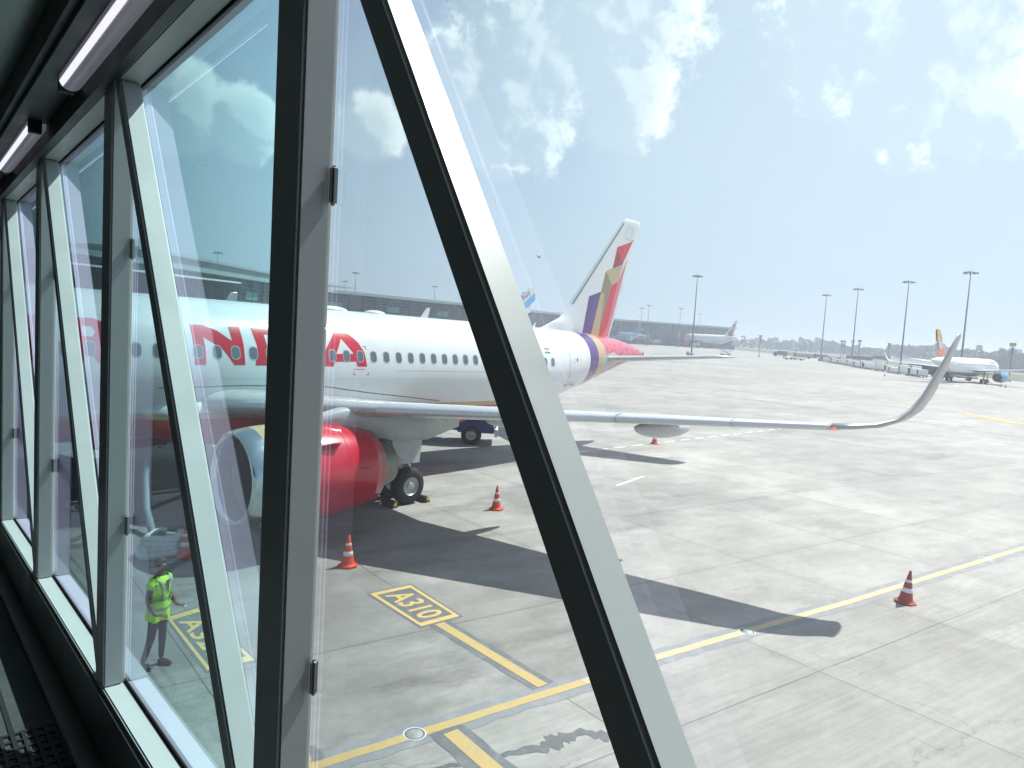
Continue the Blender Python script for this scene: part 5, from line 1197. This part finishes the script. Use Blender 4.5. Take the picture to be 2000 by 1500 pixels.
# white wrapped hose bundle and cable trolley near the nose gear
t=thing('hose_bundle','white wrapped air hose heaped on the ground behind the second strut','hose',(K['WHITE'][0],K['WHITE'][1],0)); bm=BM(); rnd=random.Random(2)
for k in range(4):
    pts=[(math.cos(a)*(.55-.05*k)+.06*rnd.random(),math.sin(a)*.30+.05*rnd.random(),.10+k*.11+.03*math.sin(3*a+k)) for a in [j*2*math.pi/18+.4*k for j in range(17)]]; tube(bm,pts,[.085+.02*rnd.random() for _ in pts],12)
obj('hose',bm,newmat('white_hose_fabric',(.62,.64,.63),.7,var=.2,vscale=9,bump=.5,bscale=18),t,True)
t=thing('air_hose','pale ribbed hose hanging from the belly to the ground bundle','hose',(10.3,-2.2,0)); bm=BM(); tube(bm,[(.6,.6,1.7),(.45,.3,1.2),(.25,-.4,.5),(.1,-1.2,.15),(-.1,-2.3,.12)],.09,12); obj('hose',bm,newmat('blue_grey_hose',(.20,.27,.32),.6,var=.2,vscale=9),t,True)
t=thing('power_cart','dark ground power cart under the forward belly','ground cart',(8.6,.4,0),.2); bm=BM(); box(bm,(0,0,.85),(2.4,1.4,1.1),bev=.06); obj('body',bm,MVD,t); bm=BM(); box(bm,(-1.22,0,.95),(.04,1.0,.6)); obj('grille',bm,PDRK,t); bm=BM(); tube(bm,[(1.2,0,.4),(2.1,0,.3)],.04,6); obj('tow_bar',bm,MGALV,t); wheels(t,(-.8,.8),1.4,.3,.2)
# ---------------- ground worker ----------------
def skin(name,nodes,edges,mat,parent,sub=2,root=0):
    me=bpy.data.meshes.new(name); me.from_pydata([n[0] for n in nodes],edges,[]); o=bpy.data.objects.new(name,me); COL.objects.link(o)
    mod=o.modifiers.new('s','SKIN'); sv=me.skin_vertices[0].data
    for i,n in enumerate(nodes): sv[i].radius=(n[1],n[1]) if not isinstance(n[1],tuple) else n[1]
    sv[root].use_root=True; mod.use_smooth_shade=True; o.modifiers.new('ss','SUBSURF').levels=sub; o.modifiers['ss'].render_levels=sub
    dg=bpy.context.evaluated_depsgraph_get(); m2=bpy.data.meshes.new_from_object(o.evaluated_get(dg)); bpy.data.objects.remove(o); m2.materials.clear()
    m2.materials.append(mat); m2.polygons.foreach_set('use_smooth',[True]*len(m2.polygons)); q=bpy.data.objects.new(name,m2); COL.objects.link(q); q.parent=parent; return q
MSKIN=newmat('skin',(.20,.10,.06),.5); MTRO=newmat('dark_trousers',(.025,.022,.03),.85,var=.2,vscale=20); MVEST=newmat('hi_vis_vest',(.50,.85,.02),.7,var=.12,vscale=16,bump=.6,bscale=9,emit=(.5,.85,.02),es=0.0); MTAPE=newmat('grey_reflective_tape',(.33,.36,.36),.35,.4); MSHIRT=newmat('dark_shirt',(.03,.035,.045),.85); MHAIR=newmat('black_hair',(.012,.011,.012),.6,bump=.5,bscale=60); MSHOE=newmat('black_shoe',(.015,.015,.016),.25)
pp_=K['PERS'][0]; t=thing('person','person in hi-vis vest and dark trousers standing below the second window, holding a small card','person',(pp_[0],pp_[1],0)); 
face=math.atan2(CAM2.y-pp_[1],CAM2.x-pp_[0]+1.0)   # local +X faces the camera side
t.rotation_euler=(0,0,face+R(48))
# body : joints (x forward, y left, z up)
nodes=[((0,0,.95),(.13,.16)),((0,0,1.12),(.12,.145)),((.01,0,1.30),(.13,.17)),((.0,0,1.43),(.10,.15)),((.01,0,1.50),.055),((.02,0,1.56),.052),((.03,0,1.63),.085),((.02,0,1.70),.082),
 ((0,.17,1.41),.062),((.02,.22,1.16),.045),((.16,.20,.98),.036),((.23,.17,.99),.028),
 ((0,-.17,1.41),.062),((-.02,-.23,1.15),.045),((.10,-.22,.95),.036),((.17,-.19,.94),.028),
 ((0,.09,.88),.092),((.0,.10,.50),.062),((-.02,.10,.09),.042),
 ((0,-.09,.88),.092),((-.04,-.12,.50),.062),((-.16,-.14,.10),.042)]
edges=[(0,1),(1,2),(2,3),(3,4),(4,5),(5,6),(6,7),(3,8),(8,9),(9,10),(10,11),(3,12),(12,13),(13,14),(14,15),(0,16),(16,17),(17,18),(0,19),(19,20),(20,21)]
body=skin('body',nodes,edges,MSHIRT,t); body.data.materials.clear()
for m_ in (MSHIRT,MSKIN,MTRO): body.data.materials.append(m_)
for f in body.data.polygons:
    c=f.center; f.material_index=2 if c.z<.93 and abs(c.y)<.26 and not (c.x>.06 and c.z>.80) else (1 if c.z>1.50 or (c.z<1.06 and c.x>.12) or (abs(c.y)>.19 and c.z<1.18 and c.z>.9) else 0)
def vring(bm,rows,n=36,mi=0,closed=True,gap=None):
    rg=[]
    for z,rx,ry,cx,wv in rows:
        rg.append([bm.verts.new((cx+(rx+.012*math.sin(5*a+z*9)*wv)*math.cos(a),(ry+.012*math.sin(4*a+z*7)*wv)*math.sin(a),z)) for a in [2*math.pi*k/n for k in range(n)]])
    for a,b in zip(rg,rg[1:]):
        for k in range(n): bm.faces.new((a[k],a[(k+1)%n],b[(k+1)%n],b[k]))
    return rg
bm=BM(); vring(bm,[(.80,.150,.205,-.005,2.2),(.90,.155,.205,-.005,1.6),(1.0,.150,.200,0,1),(1.12,.145,.195,0,1),(1.25,.150,.200,.005,.8),(1.36,.145,.205,.005,.5),(1.43,.125,.185,0,.3),(1.475,.085,.12,0,0),(1.50,.062,.08,.0,0)])
# short shoulder caps over the arms
for s in (-1,1):
    pts=[(0,s*.13,1.44),(0.005,s*.19,1.41),(.01,s*.215,1.33)]; tube(bm,pts,[.070,.068,.060],16)
v_=obj('vest',bm,MVEST,t,True)
bm=BM(); 
for z in (.97,1.13): vring(bm,[(z,.153,.205,0,1.1),(z+.045,.152,.204,0,1.1)])
for s in (-1,1): 
    pr=None
    for z,x,y in ((1.12,.150,.09),(1.25,.156,.09),(1.36,.150,.095),(1.43,.125,.10),(1.47,.06,.105)):
        q=[bm.verts.new((x,s*y-.022,z)),bm.verts.new((x,s*y+.022,z))]
        if pr: bm.faces.new((pr[0],pr[1],q[1],q[0]))
        pr=q
obj('reflective_tape',bm,MTAPE,v_,True)
bm=BM(); v3=[bm.verts.new(p) for p in ((.150,-.05,1.44),(.150,.05,1.44),(.168,0,1.22))]; bm.faces.new(v3); obj('shirt_front',bm,MSHIRT,t)
# head details
bm=BM(); bmesh.ops.create_uvsphere(bm,u_segments=20,v_segments=14,radius=.098)
for v in bm.verts: v.co=Vector((v.co.x*.98+.008,v.co.y*.86,v.co.z*.92+1.70))
bmesh.ops.delete(bm,geom=[f for f in bm.faces if f.calc_center_median().z<1.655 or (f.calc_center_median().x>.065 and f.calc_center_median().z<1.735)],context='FACES'); obj('hair',bm,MHAIR,t,True)
bm=BM(); box(bm,(.108,0,1.645),(.03,.022,.04),bev=.008); obj('nose',bm,MSKIN,t)
for s in (-1,1):
    bm=BM(); bmesh.ops.create_uvsphere(bm,u_segments=10,v_segments=8,radius=.011); bmesh.ops.translate(bm,verts=bm.verts,vec=(.098,s*.03,1.668)); obj('eye',bm,MHAIR,t,True)
    bm=BM(); bmesh.ops.create_uvsphere(bm,u_segments=10,v_segments=8,radius=1); bmesh.ops.scale(bm,vec=(.018,.008,.03),verts=bm.verts); bmesh.ops.translate(bm,verts=bm.verts,vec=(.015,s*.086,1.65)); obj('ear',bm,MSKIN,t,True)
    # hands : palm, four curled fingers and a thumb
    hx,hy,hz=((.25,.165,.992) if s>0 else (.19,-.185,.942)); nd=[((hx-.03,hy,hz),.024),((hx+.02,hy,hz),(.03,.016)),((hx+.05,hy,hz),(.03,.014))]; ed=[(0,1),(1,2)]
    for q in range(4):
        yy=hy+(-.026+.0175*q); ln=(.030,.036,.034,.026)[q]; b_=len(nd); nd+=[((hx+.055,yy,hz),.009),((hx+.06+ln,yy,hz-.008),.008),((hx+.068+ln,yy,hz-.03),.007)]; ed+=[(2,b_),(b_,b_+1),(b_+1,b_+2)]
    b_=len(nd); nd+=[((hx+.015,hy-s*.032,hz+.006),.010),((hx+.05,hy-s*.05,hz+.006),.008)]; ed+=[(1,b_),(b_,b_+1)]
    skin('hand',nd,ed,MSKIN,t,1)
bm=BM(); box(bm,(.105,0,1.612),(.006,.04,.008)); obj('mouth',bm,newmat('lips',(.16,.06,.05),.5),t)
bm=BM(); box(bm,(.325,.155,.985),(.08,.055,.004),M=None); obj('card',bm,MCW,t)
for (x,y) in ((.02,.10),(-.14,-.14)):
    bm=BM(); bmesh.ops.create_uvsphere(bm,u_segments=18,v_segments=12,radius=1)
    for v in bm.verts:
        c=v.co.copy(); v.co=Vector((x+c.x*.135+.03,y+c.y*(.047+.008*c.x),max(.0,.045+c.z*(.052-.016*c.x))))
    obj('shoe',bm,MSHOE,t,True)
# small bird in the sky
t=thing('bird','tiny dark bird high in the sky left of the tail','bird',BIRD); bm=BM(); bmesh.ops.create_uvsphere(bm,u_segments=10,v_segments=8,radius=1); bmesh.ops.scale(bm,vec=(.22,.07,.07),verts=bm.verts); obj('body',bm,MVD,t,True)
bm=BM(); 
for s in (-1,1): v3=[bm.verts.new(p) for p in ((.1,s*.04,.02),(-.1,s*.04,.02),(-.15,s*.5,.28),(0,s*.3,.22))]; bm.faces.new(v3)
obj('wing',bm,MVD,t)
# ---------------- air ----------------
if HAZE>0:
    bm=BM(); box(bm,(900,900,17.5),(7000,7000,37)); o=prop(obj('haze',bm,bpy.data.materials.new('haze')),kind='stuff'); m=o.data.materials[0]; m.use_nodes=True; n=m.node_tree; n.nodes.clear(); ou=n.nodes.new('ShaderNodeOutputMaterial'); pv=n.nodes.new('ShaderNodeVolumePrincipled'); pv.inputs['Density'].default_value=HAZE; pv.inputs['Color'].default_value=HAZEC+(1,); pv.inputs['Anisotropy'].default_value=.3; n.links.new(pv.outputs[0],ou.inputs['Volume'])
